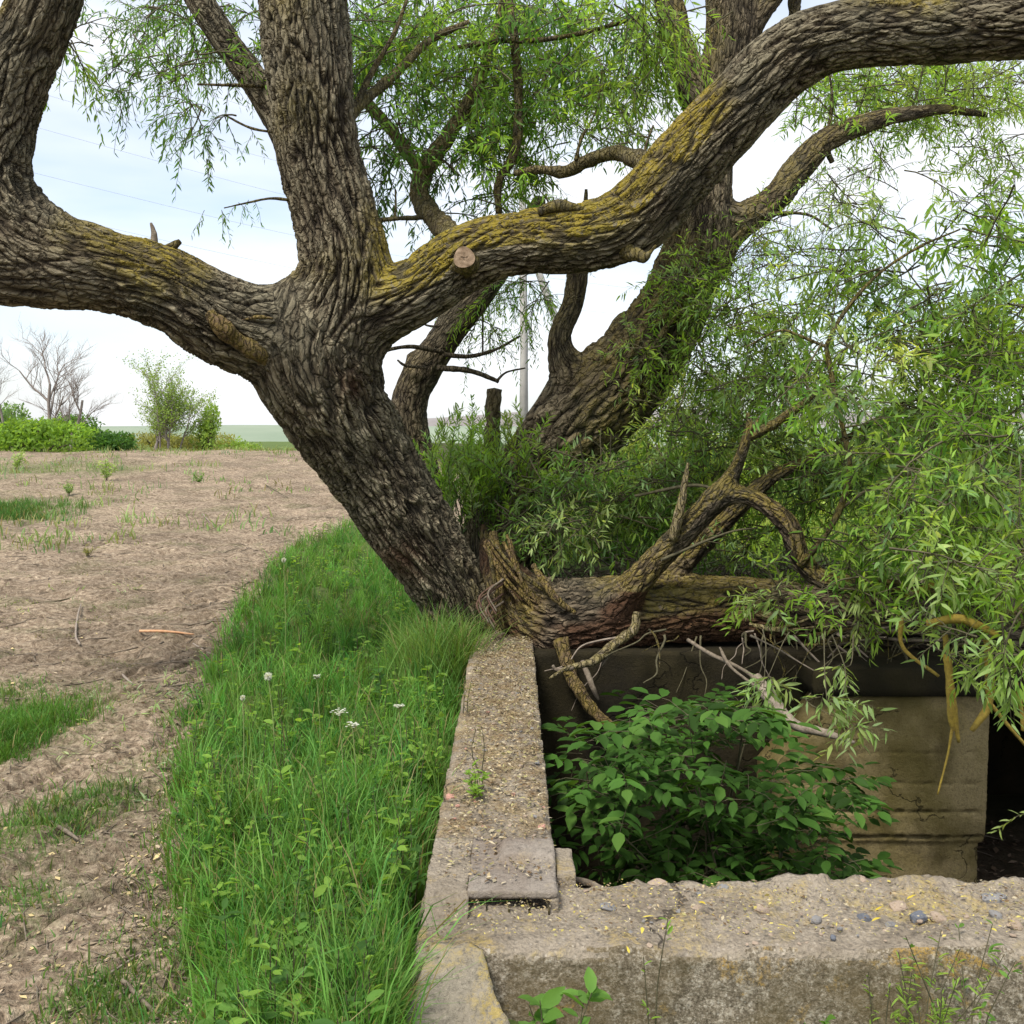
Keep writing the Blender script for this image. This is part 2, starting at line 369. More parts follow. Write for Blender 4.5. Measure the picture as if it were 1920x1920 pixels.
# far hills
def hills(name, y, top, m, x0=-900, x1=900, off=0, base=-6):
    xx = np.linspace(x0, x1, 120); q = np.stack([xx/220, 0*xx+off, 0*xx], -1)
    h = top+fbm(q, 3)*top*.5
    V, F = [], []
    prof = [(0, 0), (.25, .45), (.6, .85), (1, 1), (1.4, .9), (2.2, 0)]
    for (a, b) in prof:
        for i in range(len(xx)): V.append((xx[i], y+a*120, base+(h[i]-base)*b))
    n = len(xx)
    for j in range(len(prof)-1):
        for i in range(n-1): F.append((j*n+i, j*n+i+1, (j+1)*n+i+1, (j+1)*n+i))
    obj(name, mesh_np(name, np.array(V), np.array(F), True, mats=[m]), kind='structure')
hills('hill', 420, 7, M_HILL)
hills('hill', 800, 24, M_HILL2, off=4, x0=-100, x1=1400)
hills('hill', 1200, 14, M_HILL, off=9, x0=-1400, x1=200)

# ------------------------------------------------------------------ bark covered limbs
def catmull(pts, n):
    pts = np.asarray(pts, float); p = np.vstack([2*pts[0]-pts[1], pts, 2*pts[-1]-pts[-2]])
    t = np.linspace(0, len(pts)-1-1e-6, n); i = t.astype(int); f = (t-i)[:, None]
    a, b, c, d = p[i], p[i+1], p[i+2], p[i+3]
    return .5*((2*b)+(-a+c)*f+(2*a-5*b+4*c-d)*f**2+(-a+3*b-3*c+d)*f**3)
def px_limb(pts, n=None):
    """[(px,py,distance,half width in px)] -> points (n,4)"""
    q = np.array([[*P(a, b, D), r*D/1920] for a, b, D, r in pts])
    n = n or max(8, int(len(pts)*4)); return catmull(q, n)
def frames(pts):
    T = nrm(np.gradient(pts, axis=0)); Nn = np.zeros_like(T)
    v = np.array([0, 0, 1.]) if abs(T[0][2]) < .8 else np.array([1., 0, 0])
    v = v-T[0]*v.dot(T[0]); Nn[0] = v/np.linalg.norm(v)
    for i in range(1, len(T)):
        v = Nn[i-1]-T[i]*Nn[i-1].dot(T[i]); Nn[i] = v/np.linalg.norm(v)
    return T, Nn, np.cross(T, Nn)
def tube(limb, sides=12, cap=True, jit=0, closed=True):
    p, r = limb[:, :3], limb[:, 3]; T, Nn, B = frames(p); n = len(p)
    a = np.arange(sides)*2*math.pi/sides
    ring = np.cos(a)[None, :, None]*Nn[:, None]+np.sin(a)[None, :, None]*B[:, None]
    V = (p[:, None]+ring*r[:, None, None]).reshape(-1, 3)
    i = np.arange(n-1)[:, None]*sides; j = np.arange(sides)[None]; k = (j+1) % sides
    F = np.stack([i+j, i+k, i+sides+k, i+sides+j], -1).reshape(-1, 4)
    tri = np.zeros((0, 3), int)
    if cap:
        c0, c1 = len(V), len(V)+1; V = np.vstack([V, p[0]-T[0]*r[0]*.3, p[-1]+T[-1]*r[-1]*.3])
        j = np.arange(sides); k = (j+1) % sides; o = (n-1)*sides
        tri = np.vstack([np.stack([k, j, 0*j+c0], -1), np.stack([o+j, o+k, 0*j+c1], -1)])
    return V, F, tri
def bark_field(limb, pts, full):
    """distance, gradient, and bark coordinates of points relative to one limb"""
    p, r = limb[:, :3], limb[:, 3]; T, Nn, B = frames(p)
    seg = np.diff(p, axis=0); sl_ = np.linalg.norm(seg, axis=1); s0 = np.concatenate([[0], np.cumsum(sl_)])
    best = np.full(len(pts), 1e9); bi = np.zeros(len(pts), int); bt = np.zeros(len(pts))
    for i in range(len(seg)):
        v = pts-p[i]; t = np.clip((v@seg[i])/(sl_[i]**2), 0, 1)
        d = np.linalg.norm(v-t[:, None]*seg[i], axis=1)-(r[i]+(r[i+1]-r[i])*t)
        m = d < best; best[m] = d[m]; bi[m] = i; bt[m] = t[m]
    c = p[bi]+seg[bi]*bt[:, None]; g = nrm(pts-c)
    if not full: return best, g
    m = len(seg)-1
    for _ in range(3):
        f0 = ((pts-p[bi])*T[bi]).sum(1); f1 = ((pts-p[bi+1])*T[bi+1]).sum(1)
        bi = np.clip(bi-(f0 < 0)+(f1 > 0)*(f0 >= 0), 0, m)
    f0 = ((pts-p[bi])*T[bi]).sum(1); f1 = ((pts-p[bi+1])*T[bi+1]).sum(1)
    den = np.where(np.abs(f0-f1) < 1e-6, 1e-6, f0-f1); t = np.clip(f0/den, np.where(bi == 0, -3, 0), np.where(bi == m, 4, 1))
    tc1 = np.clip(t, 0, 1)[:, None]; v = pts-(p[bi]+seg[bi]*t[:, None])
    n_ = nrm(Nn[bi]*(1-tc1)+Nn[bi+1]*tc1); b_ = nrm(B[bi]*(1-tc1)+B[bi+1]*tc1)
    return best, g, bi, tc1[:, 0], np.arctan2((v*b_).sum(1), (v*n_).sum(1)), s0[bi]+sl_[bi]*t
def make_trunk(name, limbs, voxel, lam=.05, amp=.02, k=.05, mat_=None, parent=None, lich=(.5, .0), wood=None, seed=0, lump=.05, stretch=.2, plates=(), lichf=None):
    Vs, Fs, Ts, o = [], [], [], 0
    for l in limbs:
        V, F, Tt = tube(l, 20); Vs.append(V); Fs.append(F+o); Ts.append(Tt+o); o += len(V)
    tmp = bpy.data.objects.new('tmp', mesh_np('tmp', np.vstack(Vs), [np.vstack(Fs), np.vstack(Ts)])); COL.objects.link(tmp)
    md = tmp.modifiers.new('r', 'REMESH'); md.mode = 'VOXEL'; md.voxel_size = voxel
    dg = bpy.context.evaluated_depsgraph_get(); ev = tmp.evaluated_get(dg); m2 = ev.to_mesh()
    V = np.zeros(len(m2.vertices)*3, np.float32); m2.vertices.foreach_get('co', V); V = V.reshape(-1, 3).astype(float)
    F = np.zeros(len(m2.loops), np.int32); m2.loops.foreach_get('vertex_index', F)
    lt = np.zeros(len(m2.polygons), np.int32); m2.polygons.foreach_get('loop_total', lt); assert (lt == 4).all(); F = F.reshape(-1, 4)
    ev.to_mesh_clear(); tm = tmp.data; bpy.data.objects.remove(tmp); bpy.data.meshes.remove(tm)
    for it in range(3):
        E = np.zeros(len(V)); Gd = np.zeros((len(V), 3))
        last = it == 2
        if last:
            H = np.zeros(len(V)); W = np.zeros(len(V)); bw = np.zeros(len(V)); BC = np.zeros((len(V), 3)); RR = np.zeros(len(V))
        for li, l in enumerate(limbs):
            lo = (l[:, :3]-l[:, 3:]).min(0)-.28; hi = (l[:, :3]+l[:, 3:]).max(0)+.28
            ix = np.nonzero(((V > lo) & (V < hi)).all(1))[0]
            if not len(ix): continue
            res = bark_field(l, V[ix], last); d, g = res[:2]
            e = np.exp(np.clip(-d/k, -30, 30)); E[ix] += e; Gd[ix] += e[:, None]*g
            if last:
                wgt = np.exp(np.clip(-d/(k*.45), -30, 30))
                bi, bt, th, s = res[2:]
                R = l[:, 3].mean(); rl = l[bi, 3]*(1-bt)+l[np.minimum(bi+1, len(l)-1), 3]*bt
                q = np.stack([np.cos(th)*R, np.sin(th)*R, s], 1)+li*3.7+seed
                sc = lam*(.55+.45*min(1, R/.25))
                qq = q*[1, 1, stretch]/sc
                wv = np.stack([pn(qq*.45, 1), pn(qq*.45, 31), pn(qq*.45, 61)], 1)
                qq = qq+wv*1.0
                a = np.abs(pn(qq, 7)); b = np.abs(pn(qq*1.9+wv, 13))
                e_ = np.abs(pn(qq*[1.5, 1.5, 1.3]+wv*.8, 23))
                hp = .62*sst(.0, .15, a)+.38*sst(0, .2, b)*sst(.02, .15, a)
                hr_ = .9*(1-sst(.015, .20, e_))*(.65+.35*sst(.0, .2, b))+.34*sst(.0, .3, a)
                mm_ = .75*sst(-.1, .25, pn(q*1.5, 71)+(-.1 if li in plates else .0))
                h = hp*(1-mm_)+hr_*mm_
                h = h*(.85+.4*pn(q*6, 3))
                H[ix] += wgt*h; W[ix] += wgt; RR[ix] += wgt*rl
                mm = wgt > bw[ix]; BC[ix[mm]] = q[mm]; bw[ix[mm]] = wgt[mm]
        sd = -k*np.log(np.maximum(E, 1e-12)); V = V-np.clip(sd, -.1, .1)[:, None]*nrm(Gd)
    nr = nrm(Gd); H = H/np.maximum(W, 1e-9); RR = RR/np.maximum(W, 1e-9)
    ampv = amp*np.clip(RR/.25, .25, 1.15)
    V0 = V.copy()
    V = V+nr*((H-.6)*ampv+lump*RR*fbm(V0*2.2, 3, 40))[:, None]
    li_ = np.clip(sst(-.1, .35, pn(V0*1.6, 20)+.25*nr[:, 2]+lich[1]+(0 if lichf is None else 1.1*lichf(V0)*(nr[:, 2] > -.2)))*lich[0]*1.9, 0, 1)
    wd = np.zeros(len(V)) if wood is None else wood(V0, nr)
    me = mesh_np(name, V, F, True, {'bh': np.clip(H, 0, 1), 'lich': li_, 'wood': wd, 'bc': BC}, mats=[mat_])
    print(name, len(V), round(time.time()-T0, 1))
    return obj(name, me, parent)
def branch_obj(name, pts, mat_, parent, lich=.5, wood=0, n=None, sides=10, label=None):
    l = px_limb(pts, n or len(pts)*7) if not isinstance(pts, np.ndarray) else pts
    V, F, Tt = tube(l, sides)
    nn = len(l)*sides
    H = .5+.5*fbm(V*[30, 30, 30], 3, 2); rr = np.concatenate([np.repeat(l[:, 3], sides), l[[0, -1], 3]])
    T, Nn, B = frames(l[:, :3]); cen = np.concatenate([np.repeat(l[:, :3], sides, 0), l[[0, -1], :3]])
    V = V+nrm(V-cen)*(rr*(.34*(H-.5)+.34*fbm(V*11, 3, 9)))[:, None]
    me = mesh_np(name, V, [F, Tt], True, {'bh': np.clip(H, 0, 1), 'lich': np.full(len(V), lich), 'wood': np.full(len(V), float(wood)), 'bc': V}, mats=[mat_])
    return obj(name, me, parent, label)

willow = empty('willow_tree', 'nearest big willow leaning left with deeply furrowed bark, forking into three huge mossy limbs', 'tree')
c = willow.location = tuple(P(830, 1160, 6.9))
# keep part meshes in world space: parent empties sit at their base, parts are offset back
def fix_parent(root):
    for o in COL.objects:
        if o.parent == root: o.matrix_parent_inverse = Matrix.Translation(-Vector(root.location))
# main willow
TRUNK = px_limb([(885, 1240, 7.0, 58), (862, 1150, 6.98, 62), (820, 1065, 6.93, 71), (757, 968, 6.85, 81), (697, 870, 6.75, 86), (632, 775, 6.6, 97), (590, 690, 6.5, 104), (590, 610, 6.5, 88)], 26)
LEFT = px_limb([(620, 690, 6.5, 80), (530, 640, 6.45, 84), (430, 607, 6.3, 80), (310, 540, 6.15, 75), (200, 507, 6.05, 70), (100, 482, 6.0, 76), (15, 420, 5.95, 82), (-30, 330, 5.9, 80), (-12, 230, 5.9, 72), (32, 120, 5.9, 64), (85, 10, 5.85, 56), (125, -110, 5.8, 52)], 40)
LEFT2 = px_limb([(130, 500, 6, 66), (10, 503, 5.95, 64), (-170, 480, 5.9, 58)], 10)
MID = px_limb([(600, 670, 6.5, 80), (630, 590, 6.45, 84), (647, 500, 6.4, 80), (628, 400, 6.38, 76), (602, 300, 6.35, 72), (587, 200, 6.3, 73), (577, 100, 6.3, 78), (566, 0, 6.3, 78), (560, -130, 6.25, 76)], 32)
MIDB = px_limb([(590, 330, 6.4, 40), (535, 250, 6.45, 26), (478, 155, 6.5, 25), (405, 50, 6.5, 25), (340, -60, 6.5, 25)], 16)
RIGHT = px_limb([(600, 650, 6.5, 70), (690, 590, 6.45, 64), (775, 550, 6.4, 58), (845, 502, 6.4, 60), (905, 470, 6.35, 58), (1000, 453, 6.3, 57), (1100, 443, 6.25, 62), (1185, 412, 6.2, 66), (1275, 318, 6.1, 66), (1375, 210, 6.0, 64), (1475, 112, 5.9, 62), (1580, 66, 5.8, 58), (1750, 54, 5.7, 58), (1900, 46, 5.6, 60), (2080, 30, 5.5, 60)], 56)
KNOB = px_limb([(535, 640, 6.3, 46), (543, 585, 6.3, 34), (548, 562, 6.32, 26)], 6)
KNOB2 = px_limb([(800, 590, 6.3, 40), (820, 575, 6.2, 26)], 5)
KNOB3 = px_limb([(1170, 470, 6.15, 30), (1195, 478, 6.1, 14), (1222, 466, 6.08, 6)], 6)
def wood_main(V, nr):
    c1 = P(740, 1060, 6.7); c2 = P(660, 720, 6.3)
    return np.clip(.85*np.exp(-(np.linalg.norm((V-c1)*[1, .5, 1], axis=1)/.17)**2)+.6*np.exp(-(np.linalg.norm((V-c2)*[1, .5, 1], axis=1)/.10)**2), 0, 1)*sst(-.2, .2, pn(V*9, 4)+.15)
make_trunk('trunk', [TRUNK, LEFT, LEFT2, MID, MIDB, RIGHT, KNOB], .0082, lam=.054, amp=.036, k=.05, mat_=M_BARK, parent=willow, lich=(.52, -.24), wood=wood_main, seed=1, plates=(5,), lichf=lambda V: np.exp(-(np.linalg.norm((V-P(1050, 420, 6.2))*[.6, .7, 1], axis=1)/.42)**2)+.6*np.exp(-(np.linalg.norm((V-P(700, 560, 6.3)), axis=1)/.3)**2)+.7*np.exp(-(np.linalg.norm((V-P(1290, 240, 6.0)), axis=1)/.35)**2))
# cut stub facing the viewer, dead stubs
def disc_stub(px, py, D, rpx, ln, tilt, matside, matface, parent, name='cut_stub'):
    c = P(px, py, D); r = rpx*D/1920; d = nrm(np.array(tilt, float))
    pts = np.array([[*(c+d*t), rr] for t, rr in ((-.15, r*1.5), (-.05, r*1.25), (0.0, r*1.08), (ln, r))]); l = catmull(pts, 10)
    b = branch_obj(name, l, matside, parent, sides=18)
    T, Nn, B = frames(l[:, :3]); V = []; F = []; ns = 28; rings = 6
    for k in range(rings):
        for a in range(ns):
            an = a*2*math.pi/ns; rr = r*1.02*(k/(rings-1))*(1+.06*math.sin(3*an+1))
            V.append(l[-1, :3]+T[-1]*(.008+r*.3+.003*math.sin(k*4+a)+(-.006 if k == 1 and a % 7 == 0 else 0))+(Nn[-1]*math.cos(an)+B[-1]*math.sin(an))*rr)
    for k in range(rings-1):
        for a in range(ns): F.append((k*ns+a, k*ns+(a+1) % ns, (k+1)*ns+(a+1) % ns, (k+1)*ns+a))
    f = obj('cut_face', mesh_np('cut_face', np.array(V), np.array(F), True, mats=[matface]), b)
    return b
disc_stub(872, 487, 6.13, 19, .035, (-.05, -1, .05), M_BARK, M_CUT, willow)
branch_obj('dead_stub', [(510, 678, 6.25, 20), (475, 656, 6.10, 18), (445, 638, 6.03, 13), (422, 618, 5.98, 18), (402, 598, 5.96, 14), (392, 586, 5.95, 10)], M_REDBARK, willow, sides=14)
branch_obj('dead_stub', [(287, 470, 6.15, 9), (289, 440, 6.15, 6), (283, 418, 6.15, 2)], M_DEAD, willow)
branch_obj('dead_stub', [(300, 485, 6.1, 16), (325, 462, 6.1, 9), (338, 452, 6.1, 5)], M_DARKBR, willow)
branch_obj('dead_stub', [(1150, 455, 6.2, 18), (1190, 476, 6.08, 14), (1208, 482, 6.05, 10), (1218, 474, 6.03, 4), (1230, 460, 6.02, 2)], M_BARK, willow, sides=14)
branch_obj('bark_scar', [(1010, 398, 6.15, 8), (1050, 386, 6.12, 11), (1095, 392, 6.1, 5)], M_DARKBR, willow)
branch_obj('torn_bark', [(455, 600, 6.03, 1.5), (485, 594, 6.0, 4), (512, 597, 6.0, 1.5)], M_REDBARK, willow)
# branches of the near willow seen behind its right limb
BR = [
 [(870, 470, 6.6, 30), (835, 430, 6.9, 22), (800, 392, 7.2, 20), (785, 355, 7.3, 17), (803, 312, 7.3, 17), (850, 240, 7.4, 14), (895, 160, 7.4, 11), (930, 60, 7.5, 8), (950, -40, 7.5, 6)],
 [(795, 330, 7.3, 15), (765, 285, 7.3, 12), (700, 205, 7.4, 10), (650, 160, 7.5, 7)],
 [(1240, 310, 6.4, 20), (1195, 298, 6.6, 17), (1150, 286, 6.8, 13), (1105, 300, 6.9, 13), (1060, 322, 7.0, 11), (1010, 318, 7.0, 8), (965, 325, 7.1, 6)],
 [(935, 400, 7.2, 6), (935, 340, 7.2, 8), (965, 285, 7.2, 9), (972, 190, 7.3, 9), (966, 90, 7.3, 8), (950, -30, 7.4, 7)],
 [(640, 230, 6.4, 16), (680, 190, 6.6, 11), (735, 145, 6.8, 9), (800, 80, 7, 7), (880, 40, 7, 4)],
 [(650, 240, 6.4, 9), (690, 150, 6.6, 6), (740, 60, 6.7, 4), (770, -20, 6.8, 3)],
 [(700, 415, 6.5, 5), (740, 410, 6.6, 4), (790, 408, 7.0, 5)],
 [(740, 410, 6.6, 3), (742, 380, 6.6, 2), (741, 355, 6.6, 1.3)],
 [(560, 250, 6.4, 5), (520, 248, 6.3, 3), (470, 240, 6.3, 2.4), (420, 215, 6.3, 1.6)],
 [(560, 378, 6.3, 4), (510, 372, 6.2, 2.4), (465, 380, 6.2, 2), (420, 390, 6.2, 1.2)],
 [(520, 162, 6.45, 4), (440, 160, 6.3, 3), (370, 158, 6.3, 2)],
 [(860, 330, 7.2, 3), (830, 300, 7.2, 2.4), (760, 260, 7.3, 2), (740, 180, 7.3, 1.6)],
 [(850, 90, 7.2, 4), (930, 78, 7.2, 5), (1010, 75, 7.2, 5), (1100, 60, 7.1, 4), (1200, 30, 7.0, 4)],
 [(1080, 300, 6.9, 4), (1090, 260, 6.9, 3), (1120, 200, 7, 2), (1130, 120, 7, 1.6)],
 [(1208, 300, 6.6, 4), (1212, 270, 6.6, 3), (1225, 235, 6.6, 2)],
]
for i, b in enumerate(BR): branch_obj('branch', b, M_DARKBR if b[0][3] < 13 else M_BARK, willow, lich=.35, sides=12 if b[0][3] > 12 else 7)
# second willow, leaning right, behind
willow2 = empty('willow_tree', 'second willow behind the near one, thick furrowed trunk sweeping up to the right', 'tree')
willow2.location = tuple(P(950, 1000, 8.2))
A = px_limb([(930, 1090, 8.3, 92), (970, 980, 8.25, 84), (1022, 880, 8.2, 84), (1093, 785, 8.1, 87), (1185, 690, 8, 82), (1262, 575, 7.9, 66), (1305, 450, 7.8, 54), (1322, 330, 7.8, 47), (1338, 220, 7.75, 40), (1362, 120, 7.7, 42), (1372, 30, 7.7, 44), (1372, -90, 7.7, 44)], 40)
B1 = px_limb([(1338, 240, 7.75, 38), (1305, 175, 7.7, 32), (1275, 100, 7.7, 27), (1258, 20, 7.7, 26), (1240, -70, 7.7, 24)], 14)
B2 = px_limb([(1375, 110, 7.7, 25), (1410, 55, 7.65, 16), (1455, -5, 7.6, 13), (1500, -60, 7.6, 12)], 12)
B3 = px_limb([(1325, 400, 7.8, 35), (1362, 405, 7.8, 26), (1400, 405, 7.85, 25), (1450, 375, 7.9, 26), (1500, 312, 7.95, 26), (1550, 262, 8.0, 22), (1640, 226, 8.1, 17), (1700, 214, 8.2, 13), (1770, 205, 8.3, 9), (1850, 215, 8.4, 5)], 26)
B3b = px_limb([(1345, 500, 7.8, 22), (1370, 450, 7.8, 20), (1410, 405, 7.85, 20)], 7)
B4 = px_limb([(1080, 720, 8.0, 44), (1055, 670, 7.95, 27), (1050, 625, 7.95, 21), (1072, 575, 7.95, 20), (1083, 515, 7.95, 19), (1090, 470, 7.95, 17)], 16)
make_trunk('trunk', [A, B1, B2, B3, B3b, B4], .0135, lam=.065, amp=.040, k=.04, mat_=M_BARK2, parent=willow2, lich=(.45, .1), seed=5)
for b in [[(1095, 440, 8, 8), (1098, 395, 8, 5), (1099, 355, 8, 3)], [(1370, 410, 7.8, 7), (1500, 400, 7.7, 3), (1560, 430, 7.6, 2)],
          [(1545, 265, 8, 6), (1560, 305, 8, 5)], [(1555, 240, 8, 5), (1560, 180, 8, 3), (1552, 120, 8, 2)],
          [(1490, 40, 7.7, 12), (1490, -10, 7.7, 12)]]:
    branch_obj('branch', b, M_DARKBR, willow2, lich=.25, sides=8)
# third, thin trunk
willow3 = empty('willow_tree', 'slender forked willow stem farthest back, between the two big trunks', 'tree')
willow3.location = tuple(P(780, 900, 9))
C1 = px_limb([(800, 930, 9, 38), (775, 840, 9, 36), (768, 760, 9, 33), (795, 690, 9, 31), (850, 615, 9, 27), (905, 550, 9, 23), (960, 470, 9.1, 18), (1010, 380, 9.2, 13)], 26)
C2 = px_limb([(795, 700, 9, 24), (822, 655, 9, 16), (830, 615, 9, 12), (850, 540, 9, 9)], 10)
C3 = px_limb([(762, 750, 9, 20), (772, 700, 9, 10), (768, 665, 9, 4)], 8)
make_trunk('trunk', [C1, C2, C3], .014, lam=.05, amp=.022, k=.03, mat_=M_BARK2, parent=willow3, lich=(.2, -.1), seed=9)
for b in [[(830, 660, 8.8, 5), (770, 650, 8.7, 4), (720, 660, 8.6, 3), (690, 690, 8.6, 2)], [(830, 665, 8.8, 5), (880, 668, 8.8, 4), (930, 655, 8.8, 3), (975, 630, 8.8, 2)],
          [(820, 690, 8.8, 6), (880, 695, 8.8, 5), (935, 715, 8.8, 4)], [(930, 715, 8.8, 3), (950, 698, 8.8, 2), (985, 690, 8.8, 1.5)], [(800, 690, 8.8, 3), (760, 685, 8.8, 3), (745, 675, 8.8, 2)],
          [(905, 560, 8.9, 2), (905, 610, 8.9, 2), (905, 665, 8.9, 1.5)], [(880, 600, 8.9, 3), (800, 610, 8.9, 2), (770, 560, 8.9, 1.5)]]:
    branch_obj('branch', b, M_DARKBR, willow3, lich=.1, sides=6)
stump = empty('tree_stump', 'short sawn-off stem standing in the green shoots between the trunks', 'stump'); stump.location = tuple(P(925, 850, 8.4))
branch_obj('stem', [(922, 900, 8.4, 18), (924, 800, 8.4, 15), (927, 730, 8.4, 15)], M_BARK2, stump, lich=.4, sides=14)
# fallen trunk
fallen = empty('fallen_willow', 'fallen willow trunk lying across the pit edge with torn reddish underside and live boughs', 'fallen tree')
fallen.location = tuple(P(1200, 1150, 6.8))
LOG = px_limb([(925, 1030, 7.25, 16), (948, 1080, 7.1, 36), (990, 1132, 6.95, 58), (1050, 1160, 6.85, 74), (1130, 1153, 6.8, 70), (1260, 1142, 6.8, 63), (1400, 1142, 6.8, 60), (1600, 1160, 6.75, 55), (1800, 1180, 6.7, 50), (2050, 1195, 6.6, 46)], 34)
R1 = px_limb([(905, 985, 7.35, 4), (915, 1040, 7.2, 14), (928, 1110, 7.05, 26), (925, 1190, 6.98, 26)], 12)
R2 = px_limb([(940, 1100, 6.95, 30), (1000, 1180, 6.8, 40), (1050, 1215, 6.75, 30)], 8)
BA = px_limb([(1140, 1150, 6.7, 36), (1185, 1100, 6.55, 29), (1235, 1046, 6.5, 25), (1295, 985, 6.4, 24), (1345, 932, 6.3, 20), (1376, 885, 6.25, 13), (1396, 835, 6.2, 10), (1406, 795, 6.2, 8)], 22)
BB = px_limb([(1200, 1120, 6.85, 26), (1290, 1045, 6.85, 21), (1370, 965, 6.8, 18), (1440, 900, 6.8, 14), (1500, 868, 6.8, 9), (1600, 815, 6.8, 6), (1700, 750, 6.8, 4)], 22)
BC_ = px_limb([(1340, 935, 6.3, 16), (1390, 928, 6.25, 15), (1440, 950, 6.2, 17), (1480, 988, 6.15, 20), (1500, 1045, 6.15, 20), (1540, 1085, 6.1, 18), (1620, 1100, 6.0, 18), (1740, 1110, 5.9, 14), (1900, 1150, 5.8, 10)], 26)
def wood_log(V, nr):
    px = V[:, 0]/V[:, 1]*1920+960
    return np.clip(sst(.25, -.25, nr[:, 2]+.5*pn(V*[4, 9, 9], 2))*sst(1010, 1080, px)*sst(1560, 1420, px)*(nr[:, 1] < .5)*(V[:, 2] < .62)*.9
                   + .75*sst(1040, 960, px)*sst(-.15, .15, pn(V*[9, 9, 4], 5)+.05), 0, 1)
make_trunk('trunk', [LOG, R1, R2, BA, BB, BC_], .0105, lam=.05, amp=.034, k=.03, mat_=M_BARK3, parent=fallen, lich=(.28, .0), wood=wood_log, seed=13, lichf=lambda V: 1.6*sst(6.36, 6.30, V[:, 1])*(V[:, 0]/V[:, 1]*1920+960 > 1385)+.5*(V[:, 2] > .8))
FB = [([(1405, 820, 6.2, 9), (1450, 795, 6.2, 9), (1500, 760, 6.2, 7), (1550, 722, 6.2, 5)], M_DARKBR),
 ([(1262, 1010, 6.35, 11), (1276, 950, 6.3, 9), (1284, 905, 6.3, 6), (1290, 868, 6.3, 3)], M_MOSSY),
 ([(1408, 800, 6.2, 8), (1402, 775, 6.2, 3)], M_DARKBR), ([(1410, 800, 6.2, 6), (1424, 785, 6.2, 2)], M_DARKBR),
 ([(1500, 1060, 6.1, 8), (1550, 1000, 6.0, 6), (1580, 940, 6.0, 7), (1594, 880, 6.0, 5), (1580, 800, 6.0, 5), (1558, 700, 6.0, 5), (1548, 645, 6.0, 4)], M_DARKBR),
 ([(1548, 650, 6, 4), (1580, 590, 6, 4), (1640, 520, 6, 3), (1720, 465, 6, 2.5), (1800, 430, 6, 1.5)], M_DARKBR),
 ([(1548, 650, 6, 3), (1500, 630, 6, 3), (1460, 620, 6, 2), (1400, 650, 6, 1.5)], M_DARKBR),
 ([(1580, 950, 6.0, 4), (1660, 900, 6.0, 3), (1760, 880, 5.9, 2)], M_TWIG),
 ([(1700, 1120, 5.9, 7), (1780, 1080, 5.7, 5), (1850, 1040, 5.6, 4), (1920, 1035, 5.5, 3)], M_YEL),
 ([(1240, 1050, 6.4, 3), (1360, 1000, 6.3, 2), (1420, 990, 6.3, 1.5)], M_TWIG),
 ([(1190, 930, 6.9, 3), (1300, 910, 6.8, 3), (1360, 925, 6.7, 2)], M_TWIG)]
for i in range(46):   # fine dead roots and twigs hanging below the log
    px = random.uniform(1130, 1920) if i % 3 else random.uniform(1380, 1920); y0 = 1190+random.uniform(-15, 15); D = random.uniform(6.15, 6.6); dx = random.gauss(0, 75); dy = random.uniform(25, 150)
    pts_ = [(px, y0, D, random.uniform(1.2, 3))]
    for k in (1, 2, 3, 4): pts_.append((px+dx*k/4+random.gauss(0, 7), y0+dy*(k/4)**1.2+random.gauss(0, 5), D-.03*k, pts_[-1][3]*.8))
    FB.append((pts_, (M_STICK, M_TWIG, M_DARKBR, M_TWIG)[i % 4]))
for i in range(16):   # tangle of bark strips and shoots along the right half of the log
    px = random.uniform(1400, 1850); y0 = random.uniform(1150, 1215); L_x = random.uniform(60, 200)
    FB.append(([(px, y0, 6.35, 3), (px+L_x*.4, y0+random.uniform(-12, 14), 6.3, 3), (px+L_x, y0+random.uniform(-30, 25), 6.3, 1.5)], (M_DARKBR, M_REDBARK, M_DEAD, M_MOSSY)[i % 4]))
for b, m in FB: branch_obj('branch', b, m, fallen, lich=.5, sides=8)
for b, m, s in [([(1195, 1148, 6.3, 7), (1188, 1180, 6.28, 9), (1150, 1208, 6.2, 9), (1112, 1240, 6.15, 8), (1066, 1252, 6.1, 5), (1030, 1272, 6.05, 2)], M_MOSSY, 10),
             ([(1075, 1252, 6.1, 5), (1045, 1256, 6.1, 4), (1036, 1248, 6.1, 3)], M_DEAD, 6), ([(1160, 1205, 6.2, 5), (1145, 1222, 6.2, 4), (1128, 1248, 6.2, 2)], M_DEAD, 6)]:
    branch_obj('dead_branch', b, m, fallen, sides=s)
for b, m in [([(1050, 1200, 6.5, 16), (1070, 1262, 6.4, 13), (1092, 1305, 6.25, 12), (1120, 1340, 6.15, 11), (1160, 1372, 6.0, 8)], M_REDBARK), ([(1092, 1240, 6.4, 5), (1110, 1285, 6.3, 5), (1122, 1312, 6.3, 3)], M_DEAD),
             ([(1000, 1060, 6.7, 6), (1040, 1120, 6.55, 7), (1080, 1150, 6.55, 4)], M_REDBARK), ([(925, 1000, 7, 8), (935, 1060, 6.8, 9), (935, 1130, 6.7, 8), (915, 1180, 6.6, 5)], M_REDBARK)]:
    branch_obj('root', b, m, fallen, sides=10)
for i in range(12):   # ragged fibres of the torn base
    x0 = random.uniform(905, 960); a = random.uniform(30, 140)
    branch_obj('torn_fibre', [(x0, random.uniform(1000, 1060), 6.85, 3), (x0+a*.4, 1090+random.uniform(-20, 20), 6.7, 3.5), (x0+a, 1130+random.uniform(0, 50), 6.66, 1.5)], M_REDBARK if i % 4 else M_DARKBR, fallen, sides=6)
